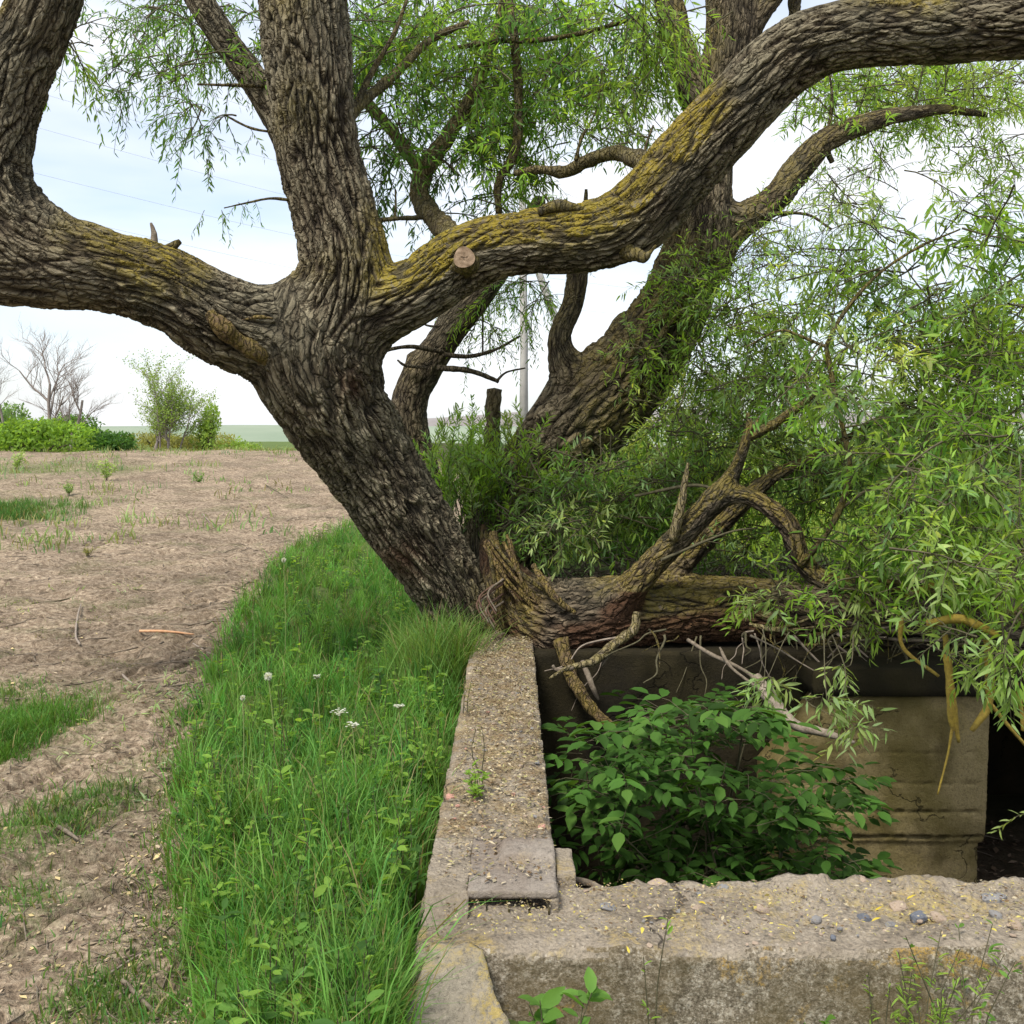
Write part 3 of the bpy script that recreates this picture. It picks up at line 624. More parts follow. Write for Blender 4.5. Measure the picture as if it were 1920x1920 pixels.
for i in range(9):
    x0 = random.uniform(895, 925); y0 = random.uniform(1085, 1130)
    branch_obj('root', [(x0+20, y0, 6.7, 2.5), (x0-8, y0+25, 6.55, 2), (x0+8, y0+60, 6.5, 1.4)], M_DEAD if i % 2 else M_RED, fallen, sides=5)

# ------------------------------------------------------------------ foliage machinery
class Leaves:
    def __init__(s): s.b = []; s.d = []; s.u = []; s.l = []; s.w = []; s.c = []
    def add(s, b, d, u, l, w, c): s.b.append(b); s.d.append(d); s.u.append(u); s.l.append(l); s.w.append(w); s.c.append(c)
    def arr(s):
        return [np.vstack(s.b), nrm(np.vstack(s.d)), np.vstack(s.u), np.concatenate(s.l), np.concatenate(s.w), np.vstack(s.c)]
LANCE = (np.array([[0, 0, 0], [.3, -.5, .02], [.3, .5, .02], [.66, -.36, .0], [.66, .36, .0], [1, 0, -.10]]),
         np.array([[0, 1, 2], [3, 5, 4]]), np.array([[1, 3, 4, 2]]))
DIAM = (np.array([[0, 0, 0], [.5, -.5, .03], [1, 0, -.05], [.5, .5, .03]]), np.zeros((0, 3), int), np.array([[0, 1, 2, 3]]))
OVAL = (np.array([[0, 0, 0], [.22, -.38, .05], [.25, 0, -.02], [.22, .38, .05], [.55, -.5, .05], [.55, 0, -.03], [.55, .5, .05], [.82, -.27, .0], [.82, .27, .0], [1, 0, -.12]]),
        np.array([[0, 1, 2], [0, 2, 3], [7, 9, 5], [5, 9, 8]]), np.array([[1, 4, 5, 2], [2, 5, 6, 3]]))
OVAL = (OVAL[0], np.vstack([OVAL[1], [[4, 7, 5], [5, 8, 6]]]), OVAL[2])
def leaf_mesh(name, arrs, tmpl, m):
    b, d, u, l, w, c = arrs; tv, tt, tq = tmpl; n, k = len(b), len(tv)
    side = nrm(np.cross(d, u)); up = np.cross(side, d)
    V = b[:, None]+d[:, None]*(tv[None, :, :1]*l[:, None, None])+side[:, None]*(tv[None, :, 1:2]*w[:, None, None])+up[:, None]*(tv[None, :, 2:]*l[:, None, None])
    o = (np.arange(n)*k)[:, None, None]
    Fs = [f for f in ((tt[None]+o).reshape(-1, 3), (tq[None]+o).reshape(-1, 4)) if len(f)]
    return mesh_np(name, V.reshape(-1, 3), Fs, True, cols=np.repeat(c, k, 0), mats=[m])
class Tubes:
    def __init__(s): s.V = []; s.F = []; s.o = 0
    def add(s, l, sides=3):
        V, F, _ = tube(l, sides, cap=False); s.V.append(V); s.F.append(F+s.o); s.o += len(V)
    def mesh(s, name, m): return mesh_np(name, np.vstack(s.V), np.vstack(s.F), True, mats=[m])
def rv(n=3): return RNG.normal(size=n)
def dirjit(d, a): v = d+rv()*a; return v/np.linalg.norm(v)
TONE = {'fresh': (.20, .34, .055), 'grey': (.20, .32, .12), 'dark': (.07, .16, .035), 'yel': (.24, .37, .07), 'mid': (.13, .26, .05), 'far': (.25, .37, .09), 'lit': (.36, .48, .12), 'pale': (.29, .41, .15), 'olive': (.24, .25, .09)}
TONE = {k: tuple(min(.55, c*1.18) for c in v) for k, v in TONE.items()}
def twig(L, Tb, p, d, ln, r, droop, leafl, tone, step=.022, upright=False):
    """a leafy shoot: curved stem with alternate lance leaves"""
    n = max(4, int(ln/.07)); pts = [p]; q = p.copy(); dd = d.copy()
    for i in range(n):
        dd = nrm(dd+np.array([0, 0, -droop])*(1.4/n)*(i/n+.4)+rv()*.09); q = q+dd*ln/n; pts.append(q)
    pts = np.array(pts)
    Tb.add(np.column_stack([pts, np.linspace(r, r*.3, len(pts))]), 3)
    m = max(4, int(ln/step)); t = np.linspace(.08 if droop > .6 else .2, 1, m)**(1 if droop > .6 else .75)*(len(pts)-1)*.999; i = t.astype(int); f = (t-i)[:, None]
    b = pts[i]*(1-f)+pts[i+1]*f; tg = nrm(pts[i+1]-pts[i])
    per = nrm(RNG.normal(size=(m, 3))-tg*0); per = nrm(per-tg*(per*tg).sum(1, keepdims=True))
    ld = nrm(tg*.7+per*.95+np.array([0, 0, .25 if upright else (-.35 if droop > .6 else -.1)])+RNG.normal(size=(m, 3))*.12)
    up = nrm(np.array([0, 0, 1.])+RNG.normal(size=(m, 3))*.45)
    sz = leafl*RNG.uniform(.6, 1.15, m)*(1-.35*(t/len(pts)))
    c = np.array(TONE[tone])*RNG.uniform(.72, 1.25)*RNG.uniform(.8, 1.25, (m, 1))*np.array([RNG.uniform(.9, 1.15), 1, RNG.uniform(.8, 1.2)])
    L.add(b, ld, up, sz, sz*RNG.uniform(.15, .225, m), c)
    return pts
def bough(L, Tb, S, d, ln, tone, droop=.8, nside=8, leafl=.085, r=.006, tw=(.22, .42), step=.024):
    n = 7; pts = [S]; q = S.copy(); dd = nrm(d)
    for i in range(n):
        dd = nrm(dd+np.array([0, 0, -droop])*.10+rv()*.10); q = q+dd*ln/n; pts.append(q)
    pts = np.array(pts); Tb.add(np.column_stack([pts, np.linspace(r, r*.35, len(pts))]), 4)
    for k in range(nside):
        t = RNG.uniform(.15, 1)*(n-.01); i = int(t); b = pts[i]+(pts[i+1]-pts[i])*(t-i); tg = nrm(pts[i+1]-pts[i])
        v = nrm(rv()); sd = nrm(tg*.5+v*.8)
        twig(L, Tb, b, sd, RNG.uniform(*tw), r*.6, droop, leafl, tone, step)
    twig(L, Tb, pts[-1], dd, RNG.uniform(*tw), r*.4, droop, leafl, tone, step)
def region(L, Tb, cx, cy, rx, ry, D0, D1, n, tone, droop=.8, ln=(.35, .7), nside=7, leafl=.085, bias=(0, 0, -.1), step=.026, r=.006, tw=(.22, .42)):
    for i in range(n):
        a = RNG.uniform(0, 2*math.pi); k = math.sqrt(RNG.uniform()); D = RNG.uniform(D0, D1)
        S = P(cx+math.cos(a)*k*rx, cy+math.sin(a)*k*ry, D)
        d = nrm(rv()*[1, .8, .5]+np.array(bias)); l = RNG.uniform(*ln)
        S = S-d*l*.5+np.array([0, 0, .12*droop*l])
        t = tone if isinstance(tone, str) else tone[RNG.integers(len(tone))]
        bough(L, Tb, S, d, l, t, droop, nside, leafl, r, tw=tw, step=step)
def finish_foliage(parent, L, Tb, tmpl, m, nparts, mobj, pname='foliage', lname='leaf', keepall=True):
    a = L.arr(); b = a[0]
    if nparts:
        px = b[:, 0]/b[:, 1]*1920+960; py = (CAMZ-b[:, 2])/b[:, 1]*1920+820
        score = np.where((px > 5) & (px < 1915) & (py > 5) & (py < 1915), a[3]/b[:, 1], 0)
        ix = np.argsort(-score)[:nparts]
        tv, tt, tq = tmpl; um = mesh_np(lname, tv*np.array([1, .185 if tmpl is LANCE else .48, 1]), [f for f in (tt, tq) if len(f)], True, mats=[mobj])
        d, u = a[1], a[2]; side = nrm(np.cross(d, u)); up = np.cross(side, d)
        for i in ix:
            o = bpy.data.objects.new(lname, um); COL.objects.link(o); o.parent = parent
            s = a[3][i]
            mm = Matrix(((d[i][0]*s, side[i][0]*s, up[i][0]*s, b[i][0]), (d[i][1]*s, side[i][1]*s, up[i][1]*s, b[i][1]), (d[i][2]*s, side[i][2]*s, up[i][2]*s, b[i][2]), (0, 0, 0, 1)))
            o.matrix_local = mm
        keep = np.ones(len(b), bool); keep[ix] = False; a = [q[keep] for q in a]
    obj(pname, leaf_mesh(pname, a, tmpl, m), parent, kind='stuff')
    if Tb is not None and Tb.V: obj('twigs', Tb.mesh('twigs', M_TWIG), parent, kind='stuff')
    print(parent.name, pname, 'leaves', len(b), round(time.time()-T0, 1))

# crown of the near willow (top of the picture)
L1, B_1 = Leaves(), Tubes()
R = lambda *a, **k: region(L1, B_1, *a, **k)
R(960, 60, 320, 80, 6.9, 9.5, 105, ('dark', 'mid', 'fresh', 'fresh'), leafl=.105)
R(980, 190, 230, 70, 7.0, 9, 56, ('dark', 'mid', 'fresh'), leafl=.105)
R(960, 300, 70, 70, 7.2, 8, 12, ('mid', 'fresh'), leafl=.105)
R(900, 400, 70, 30, 7.2, 8, 4, 'mid', leafl=.075)
R(1150, 160, 90, 110, 7, 8.5, 16, ('mid', 'grey'), leafl=.095)
R(1235, 70, 60, 110, 6.6, 7.2, 14, ('fresh', 'yel'), leafl=.09, droop=1.3)
R(730, 180, 60, 130, 6.7, 7.5, 16, ('dark', 'mid'), leafl=.095)
R(720, 320, 40, 50, 6.7, 7.3, 4, 'dark', leafl=.095, ln=(.25, .4), droop=1.4, nside=5)
R(840, 280, 60, 70, 6.9, 7.8, 6, ('mid', 'dark'), leafl=.095)
R(300, 30, 150, 30, 6.2, 8, 18, ('dark', 'mid'), leafl=.075, ln=(.3, .5), nside=6)
R(350, 110, 120, 50, 6.2, 7.5, 13, ('dark', 'mid'), leafl=.075, ln=(.25, .45), nside=5)
R(230, 150, 50, 15, 6.2, 7, 4, ('dark', 'mid'), leafl=.075, ln=(.25, .4), nside=5)
R(385, 215, 55, 30, 6.2, 6.6, 5, ('mid', 'dark'), leafl=.0755, ln=(.2, .35), nside=4)
R(470, 60, 30, 60, 6.8, 8, 6, ('mid', 'dark'), leafl=.075, ln=(.25, .4), nside=5)
R(150, 90, 20, 30, 6.3, 6.6, 3, 'fresh', leafl=.095, ln=(.15, .25), nside=4)
R(15, 50, 20, 50, 6.3, 7, 4, 'mid', leafl=.095, ln=(.2, .35), nside=5)
R(690, 40, 40, 40, 6.8, 8, 8, ('mid', 'dark'), leafl=.095)
R(1180, 260, 40, 25, 6.6, 7, 2, 'yel', leafl=.09, ln=(.12, .2), nside=3, droop=-.2)
for (a, b, D, l) in [(320, 215, 6.2, .2), (300, 250, 6.2, .14), (395, 245, 6.2, .22), (385, 290, 6.2, .14), (440, 385, 6.2, .12), (475, 380, 6.2, .16), (425, 390, 6.2, .18), (390, 400, 6.2, .1), (470, 240, 6.2, .15), (760, 320, 6.8, .2), (700, 300, 6.8, .2)]:
    for _ in range(2): twig(L1, B_1, P(a, b, D)+rv()*.02, nrm(rv()*[.5, .5, .2]+[0, 0, -.5]), l*1.2, .002, 1.2, .06, 'mid' if D < 6.5 else 'dark', .018)
finish_foliage(willow, L1, B_1, LANCE, M_LEAF, 0, None, 'crown')

# second willow: right-hand canopy and shoots
L2, B_2 = Leaves(), Tubes()
def R(*a, **k): k.setdefault('droop', .45); k.setdefault('tw', (.16, .34)); region(L2, B_2, *a, **k)
R(1760, 170, 190, 60, 8, 11, 85, ('yel', 'fresh', 'far'), leafl=.10)
R(1600, 190, 110, 70, 8, 10, 28, ('fresh', 'mid'), leafl=.11)
R(1850, 330, 100, 90, 8, 10, 14, ('far', 'fresh'), leafl=.10)
R(1600, 370, 120, 90, 7.5, 9, 13, ('grey', 'fresh'), leafl=.07, ln=(.25, .5))
R(1340, 640, 80, 60, 7.0, 7.6, 14, ('fresh', 'yel'), leafl=.09, ln=(.2, .35))
R(1310, 540, 60, 90, 7.2, 7.6, 24, ('fresh', 'grey'), leafl=.09, ln=(.2, .35))
R(1430, 460, 70, 50, 7.3, 7.8, 16, ('yel', 'fresh'), leafl=.065, ln=(.25, .45))
R(1450, 620, 90, 90, 7, 8, 22, ('fresh', 'grey'), leafl=.11)
R(1240, 660, 60, 50, 7.3, 7.7, 8, ('grey', 'fresh'), leafl=.09, ln=(.2, .3))
R(1330, 760, 130, 70, 7.5, 9, 34, ('grey', 'fresh'), leafl=.11)
R(1140, 900, 120, 80, 7.2, 8, 34, ('grey', 'mid', 'fresh'), leafl=.11)
R(1030, 960, 80, 70, 7.2, 7.8, 26, ('grey', 'mid'), leafl=.10)
R(1480, 900, 110, 60, 7.2, 9, 18, ('grey', 'fresh'), leafl=.11)
R(1090, 985, 80, 25, 6.7, 7.0, 6, 'pale', leafl=.11, ln=(.15, .3), nside=4)
R(1320, 960, 60, 50, 7, 7.8, 10, ('mid', 'dark'), leafl=.11)
for i in range(150):  # upright suckers between the trunks
    a = random.uniform(780, 1010); p = P(a, 985-abs(a-900)*.1, random.uniform(7.7, 8.6)); p[2] = .9+random.uniform(-.3, .1)
    twig(L2, B_2, p, nrm(np.array([random.uniform(-.35, .35), random.uniform(-.3, .2), 1])), random.uniform(.5, 1.05), .006, -.05, .10, random.choice(('grey', 'yel', 'fresh', 'fresh')), .014, True)
finish_foliage(willow2, L2, B_2, LANCE, M_LEAF, 0, None, 'crown')

# slender back willow: hanging leaves under the limb
L3, B_3 = Leaves(), Tubes()
region(L3, B_3, 900, 580, 50, 60, 8.5, 9.5, 9, ('mid', 'fresh'), leafl=.08, ln=(.3, .5), droop=1.2)
region(L3, B_3, 970, 560, 50, 40, 8.5, 9.5, 7, ('mid', 'fresh'), leafl=.08, ln=(.25, .4), droop=1.3)
region(L3, B_3, 1020, 480, 60, 80, 9, 10, 6, ('mid', 'dark'), leafl=.07, ln=(.3, .5), droop=1.0)
finish_foliage(willow3, L3, B_3, LANCE, M_LEAF, 0, None, 'crown')

# live boughs of the fallen willow: the mass on the right, nearest leaves one by one
L4, B_4 = Leaves(), Tubes()
def R(*a, **k): k.setdefault('droop', .35); k.setdefault('tw', (.12, .27)); k.setdefault('nside', 11); region(L4, B_4, *a, **k)
R(1200, 940, 110, 70, 7.0, 7.7, 22, ('pale', 'fresh', 'grey'), leafl=.10)
R(1380, 860, 110, 70, 6.9, 7.7, 20, ('lit', 'fresh', 'grey'), leafl=.10)
R(1400, 1010, 110, 40, 6.9, 7.5, 12, ('fresh', 'grey'), leafl=.10)
R(1240, 790, 70, 50, 7.0, 7.6, 8, ('fresh', 'lit'), leafl=.09)
R(1500, 560, 110, 110, 6.2, 7.4, 9, ('pale', 'lit', 'fresh'), leafl=.10)
R(1620, 430, 120, 80, 6.2, 7.4, 5, ('grey', 'pale'), leafl=.095)
R(1740, 640, 140, 80, 5.6, 6.8, 14, ('lit', 'pale'), leafl=.11)
R(1460, 760, 120, 90, 6.6, 7.6, 22, ('fresh', 'grey', 'pale'), leafl=.10)
R(1290, 900, 70, 60, 6.9, 7.6, 10, ('grey', 'fresh'), leafl=.10)
R(1560, 900, 90, 60, 6.4, 7.4, 12, ('fresh', 'grey'), leafl=.10)
R(1600, 1100, 110, 30, 5.6, 6.1, 4, ('pale', 'fresh'), leafl=.11, ln=(.2, .3), nside=5)
R(1820, 560, 130, 130, 5.5, 7.5, 21, ('fresh', 'mid', 'grey'), leafl=.12)
R(1640, 560, 110, 100, 6, 7.5, 12, ('fresh', 'grey'), leafl=.115)
R(1870, 430, 60, 60, 5.5, 6.5, 7, ('mid', 'fresh'), leafl=.12)
R(1700, 720, 220, 80, 5.5, 7.5, 38, ('fresh', 'grey', 'mid'), leafl=.115)
R(1790, 860, 160, 90, 5.0, 7.5, 44, ('fresh', 'grey', 'mid'), leafl=.12)
R(1800, 960, 150, 70, 5.0, 6.8, 38, ('fresh', 'grey', 'yel'), leafl=.12)
R(1540, 860, 110, 50, 6.8, 7.8, 14, ('grey', 'mid'), leafl=.115)
R(1650, 1020, 70, 40, 5.6, 6.4, 9, ('fresh', 'mid'), leafl=.12)
R(1860, 700, 80, 150, 5.2, 6.5, 22, ('fresh', 'yel'), leafl=.12)
R(1830, 1055, 120, 40, 4.6, 5.8, 15, ('pale', 'fresh'), leafl=.12, ln=(.25, .45))
R(1580, 1120, 60, 25, 5.2, 5.9, 6, ('pale', 'fresh'), leafl=.12, ln=(.2, .3), nside=5)
R(1440, 1110, 50, 25, 5.9, 6.3, 6, ('pale', 'fresh'), leafl=.12, ln=(.15, .3), nside=4)
R(1890, 1220, 40, 60, 4.2, 4.9, 6, ('pale', 'fresh'), leafl=.12, ln=(.2, .35), nside=5, droop=1.2)
R(1760, 1210, 50, 30, 4.6, 5.2, 5, ('pale', 'fresh'), leafl=.12, ln=(.2, .3), nside=4)
for (a, b, c_, e, D) in [(1545, 1190, 1550, 1310, 5.0), (1560, 1190, 1575, 1330, 5.0), (1430, 1180, 1432, 1290, 5.2), (1480, 1185, 1440, 1270, 5.2), (1600, 1190, 1580, 1250, 5.2), (1520, 1300, 1600, 1360, 4.9)]:
    p0, p1 = P(a, b, D+.2), P(c_, e, D); pts = np.array([p0, (p0+p1)/2+rv()*.03, p1]); B_4.add(np.column_stack([catmull(pts, 8), np.linspace(.004, .002, 8)]), 4)
    for k in range(6): twig(L4, B_4, p1+rv()*.015, nrm(rv()*[1, .6, .3]+[0, 0, -.15]), random.uniform(.10, .2), .002, 1.0, .11, 'pale', .018)
twig(L4, B_4, P(1960, 1520, 4.5), nrm(np.array([-1, 0, .1])), .25, .002, .6, .08, 'pale', .02)
finish_foliage(fallen, L4, B_4, LANCE, M_LEAF, 300, M_LEAFOBJ, 'foliage')
for b in [[(1772, 1190, 5.0, 5), (1778, 1250, 5, 8), (1786, 1320, 5, 8), (1798, 1392, 5, 3)], [(1780, 1270, 5, 7), (1782, 1340, 5, 6), (1788, 1370, 5, 4)],
          [(1850, 1200, 4.9, 6), (1856, 1270, 4.9, 9), (1852, 1325, 4.9, 8), (1822, 1370, 4.9, 5)], [(1858, 1320, 4.9, 4), (1890, 1360, 4.9, 3.5), (1925, 1400, 4.9, 3)],
          [(1790, 1330, 5, 3), (1778, 1410, 5, 2.4), (1758, 1490, 5, 1.8)], [(1905, 1280, 4.9, 4), (1915, 1330, 4.9, 4), (1918, 1370, 4.9, 3)],
          [(1690, 1160, 5.4, 5), (1694, 1215, 5.4, 4), (1760, 1268, 5.3, 3)], [(1740, 1170, 5, 8), (1800, 1160, 4.9, 9), (1870, 1190, 4.8, 6)]]:
    branch_obj('lichen_twig', b, M_YEL, fallen, lich=1, sides=8)
for r_ in (willow, willow2, willow3, stump, fallen): fix_parent(r_)

# ------------------------------------------------------------------ concrete
def grid_box(x0, x1, y0, y1, z0, z1, h, faces='all'):
    """subdivided closed box, welded by rounding"""
    def lin(a, b): return np.linspace(a, b, max(2, int(round((b-a)/h))+1))
    gx, gy, gz_ = lin(x0, x1), lin(y0, y1), lin(z0, z1); Vs, Fs, o = [], [], 0
    for ax, (ga, gb) in ((0, (gy, gz_)), (1, (gx, gz_)), (2, (gx, gy))):
        for side in (0, 1):
            A_, B_ = np.meshgrid(ga, gb, indexing='ij'); fx = (gx, gy, gz_)[ax][-side if side else 0]
            c = [None]*3; c[ax] = np.full(A_.shape, fx); rest = [i for i in range(3) if i != ax]; c[rest[0]], c[rest[1]] = A_, B_
            v = np.stack(c, -1).reshape(-1, 3); na, nb = A_.shape
            i = (np.arange(na-1)[:, None]*nb+np.arange(nb-1)).ravel(); f = np.stack([i, i+nb, i+nb+1, i+1], -1)
            flip = (side == 0) ^ (ax == 1)
            if flip: f = f[:, ::-1]
            Vs.append(v); Fs.append(f+o); o += len(v)
    V, F = np.vstack(Vs), np.vstack(Fs)
    key = np.round(V*1e4).astype(np.int64); _, idx, inv = np.unique(key, axis=0, return_index=True, return_inverse=True)
    return V[idx], inv.reshape(-1)[F]
def rough(V, a1=.012, s1=6, a2=.006, s2=30, off=0):
    return V+np.stack([a1*fbm(V*s1, 3, off+k*11)+a2*fbm(V*s2, 3, off+k*7) for k in range(3)], -1)
wall = empty('concrete_wall', 'low old L-shaped concrete wall around the pit, crumbling top littered with debris', 'wall'); wall.location = (0, 2.9, 0)
def facemats(me, fn):
    n = len(me.polygons); nv = np.zeros(n*3, np.float32); me.polygons.foreach_get('normal', nv); ce = np.zeros(n*3, np.float32); me.polygons.foreach_get('center', ce)
    me.polygons.foreach_set('material_index', fn(nv.reshape(-1, 3), ce.reshape(-1, 3)).astype(np.int32))
# side wall
V, F = grid_box(WX0, WX1, 3.30, 7.6, -1.6, WT, .014)
V[:, 0] -= .10*sst(WT-.02, WT-.5, V[:, 2])*sst(0, -.15, V[:, 0])
top = sst(WT-.03, WT, V[:, 2]); q = V*[1, 1, 0]
V = rough(V, .010, 5, .005, 40)
V[:, 2] += top*(.012*fbm(q*9, 3, 2)+.014*fbm(q*34, 2, 4)+.02*sst(5.2, 6.4, V[:, 1]))
ed = np.minimum(V[:, 0]-WX0, WX1-V[:, 0]); V[:, 2] -= top*.02*sst(.035, .0, ed)*(.5+pn(V*11, 2))
me = mesh_np('side_wall', V, F, True, mats=[M_CONC, M_CONCTOP, M_CONCSHADE]); facemats(me, lambda n, c: np.where((c[:, 0] > WX1-.03) & (c[:, 2] < WT-.05), 2, (n[:, 2] > .5)))  # pit-side face is painted with the shade-coloured concrete
obj('side_wall', me, wall)
# front wall with broken, lumpy top
V, F = grid_box(WX1-.36, 3.6, FY0, FY1, -1.6, .20, .012)
q = V*[1, 1, 0]; top = sst(.12, .2, V[:, 2])
V = rough(V, .010, 5, .005, 45, 3)
bk = sst(FY0+.15, FY1, V[:, 1])*sst(.15, .5, V[:, 0])
V[:, 2] += top*(.026*fbm(q*6, 4, 2)+.016*fbm(q*17, 3, 4)*(.4+bk)+.04*bk*(.5+1.3*pn(q*2.6, 8)))
V[:, 1] += top*.05*sst(FY1-.05, FY1, V[:, 1])*pn(q*[5, 1, 1], 6)
V[:, 1] += .035*sst(.17, .20, V[:, 2])*sst(FY0+.03, FY0, V[:, 1])*(.4+pn(q*[6, 1, 1], 3))
me = mesh_np('front_wall', V, F, True, mats=[M_CONCFACE, M_CONC, M_CONCSHADE]); facemats(me, lambda n, c: np.where((c[:, 1] > FY1-.03) & (c[:, 2] < .1), 2, (n[:, 2] > .45)))  # face towards the pit also has shade painted into its colour
obj('front_wall', me, wall)
# corner block, step slab, slot with bent rods
V, F = grid_box(WX0, -.20, FY0-.02, 3.30, -1.2, .185, .012)
V[:, 0] -= .10*sst(WT-.02, WT-.5, V[:, 2])*sst(0, -.15, V[:, 0])
V = rough(V, .014, 5, .007, 40, 5); V[:, 2] += .02*fbm(V*[16, 16, 0], 3, 3)*(V[:, 2] > .1); obj('corner_block', mesh_np('corner_block', V, F, True, mats=[M_CONC]), wall)
V, F = grid_box(-.24, WX1, FY0+.02, 3.30, .0, .188, .012); V = rough(V, .012, 6, .007, 40, 25); V[:, 2] += .012*fbm(V*[16, 16, 0], 3, 3)*(V[:, 2] > .1); V[:, 2] -= .045*(V[:, 2] > .1)*sst(2.935, 2.955, V[:, 1])*sst(.125, .115, np.abs(V[:, 0]+.01)); obj('corner_infill', mesh_np('corner_infill', V, F, True, mats=[M_CONC]), wall)
V, F = grid_box(WX0+.004, -.128, 2.86, 3.36, .0, WT+.005, .010); V[:, 2] -= .06*sst(2.99, 2.84, V[:, 1])*(V[:, 2] > .1); V = rough(V, .010, 6, .007, 35, 6); obj('corner_block', mesh_np('corner_block', V, F, True, mats=[M_CONC]), wall)
V, F = grid_box(-.130, WX1+.0, 2.95, 3.36, WT-.016, WT+.006, .008); up_ = sst(WT-.02, WT, V[:, 2]); V[:, 2] += up_*(.026*sst(3.15, 3.19, V[:, 1])*sst(-.05, -.02, V[:, 0])*(V[:, 1] < 3.29)+.008*pn(V*[6, 14, 0], 9)); V[:, 1] += .012*pn(V*[14, 0, 0], 2)*(V[:, 1] < 2.99); V = rough(V, .004, 6, .002, 40, 6)
obj('step_slab', mesh_np('step_slab', V, F, True, mats=[M_CONCSM]), wall)
V, F = grid_box(.113, WX1+.005, 2.95, 3.32, .05, WT-.018, .010); V = rough(V, .004, 6, .004, 40, 7); obj('slot_side', mesh_np('slot_side', V, F, True, mats=[M_CONC]), wall)
V, F = grid_box(-.125, .115, 3.20, 3.32, .02, WT-.018, .012); V = rough(V, .004, 6, .003, 40, 7); obj('slot_back', mesh_np('slot_back', V, F, True, mats=[M_CONCSHADE]), wall)
for i, x in enumerate((-.085, -.02, .04, .098)):
    l = np.array([[x, 3.05, .230, .003], [x+.004, 2.96, .226, .003], [x+.010, 2.935, .212, .003], [x+.012, 2.93, .19-.003*i, .0025]])
    branch_obj('rusty_rod', catmull(l, 10), M_DARKBR, wall, sides=6)
# inner corner pier
V, F = grid_box(WX1+.004, WX1+.062, 3.10, 3.40, -1.4, WT-.01, .010); V[:, 2] -= .06*sst(3.3, 3.42, V[:, 1])*sst(.1, .2, V[:, 2]); V = rough(V, .008, 8, .005, 40, 8)
obj('corner_pier', mesh_np('corner_pier', V, F, True, mats=[M_CONC]), wall)
# sloping broken buttress in front of the corner
V, F = grid_box(WX0-.02, -.06, 2.28, FY0+.03, -.45, .196, .012)
t = (FY0-.02-V[:, 1])/(.40); hgt = (V[:, 2]+.45)/.655
V[:, 2] = -.45+hgt*(.648-.42*np.clip(t, 0, 1)); V[:, 0] += .05*sst(.3, -.1, t)*sst(-.2, -.28, V[:, 0])
V[:, 0] += sst(-.2, -.06, V[:, 0])*(.24*t-.02)+.03*pn(V*[3, 9, 9], 4)*(V[:, 0] > -.1)
V = rough(V, .03, 5, .012, 28, 12); obj('buttress', mesh_np('buttress', V, F, True, mats=[concrete_mat('buttress_concrete', base=(.33, .29, .225), lich=.7, coarse=False, stain=.35)]), wall)
# concrete at the back of the pit
pitw = empty('pit_back_wall', 'stained olive-brown concrete wall at the back of the pit beneath the fallen trunk', 'wall'); pitw.location = (1, 6.6, -.5)
V, F = grid_box(WX1-.1, 3.0, BY0, BY0+.35, -1.6, .22, .03); V = rough(V, .015, 4, .006, 20, 4)
obj('back_wall', mesh_np('back_wall', V, F, True, mats=[M_CONCSHADE]), pitw)  # shade under the fallen trunk is painted in by this near-black material
zj = [(-.52, .008), (-.70, .018), (-.86, .028), (-.33, .006)]
x0 = P(1490, 1400, 6.15)[0]; x1 = P(1853, 1400, 6.15)[0]
V, F = grid_box(x0-.15, x1, 6.15, 6.47, -1.6, .02, .012)
for zz, a in zj: V[:, 1] += a*np.exp(-((V[:, 2]-zz-.01*pn(V*[4, 1, 0], 3))/.011)**2)*(V[:, 1] < 6.2)*np.clip(1.0+2.2*pn(V*[16, 1, 1], 6), 0, 2)
V[:, 1] += .03*sst(-.85, -.92, V[:, 2])*(V[:, 1] < 6.2)
V[:, 0] += -.05*sst(-.1, 0.0, V[:, 2])*sst(x1-.2, x1, V[:, 0])-.03*(V[:, 2] < -.9)*sst(x1-.2, x1, V[:, 0])
V[:, 0] += np.maximum(0, V[:, 2]+.45)*.75*sst(x0+.6, x0-.15, V[:, 0])
V = rough(V, .006, 3, .005, 45, 14); obj('wall_stub', mesh_np('wall_stub', V, F, True, mats=[M_CONCPIT]), pitw)
V, F = grid_box(x0+.1, 5.8, 6.1, 9.2, .035, .20, .05); V = rough(V, .004, 5, .003, 30, 15); obj('roof_slab', mesh_np('roof_slab', V, F, True, mats=[M_CONCSHADE]), pitw)
for (a, b, c_, d_) in ((5.45, 5.7, 6.2, 9.2), (3.0, 5.6, 8.9, 9.2)):
    V, F = grid_box(a, b, c_, d_, -1.6, .03, .1); obj('chamber_wall', mesh_np('chamber_wall', V, F, True, mats=[M_CONCSHADE]), pitw)
# stones set in the walls
def rock_mesh(seed, m):
    u = np.linspace(0, math.pi, 9); a = np.arange(12)*2*math.pi/12; V = [(0, 0, 1)]
    for t in u[1:-1]:
        for b in a: V.append((math.sin(t)*math.cos(b), math.sin(t)*math.sin(b), math.cos(t)))
    V.append((0, 0, -1)); V = np.array(V); F4, F3 = [], []
    for k in range(6):
        for j in range(12): F4.append((1+k*12+j, 1+(k+1)*12+j, 1+(k+1)*12+(j+1) % 12, 1+k*12+(j+1) % 12))
    for j in range(12): F3.append((0, 1+j, 1+(j+1) % 12)); F3.append((len(V)-1, 1+72+(j+1) % 12, 1+72+j))
    V = V*(1+.35*fbm(V*1.1, 3, seed*9.1)[:, None]); V = np.sign(V)*np.abs(V)**.8
    return mesh_np('stone', V, [np.array(F4), np.array(F3)], False, mats=[m])
rocks = [[rock_mesh(i*5+j, m) for j in range(3)] for i, m in enumerate(M_ST)]
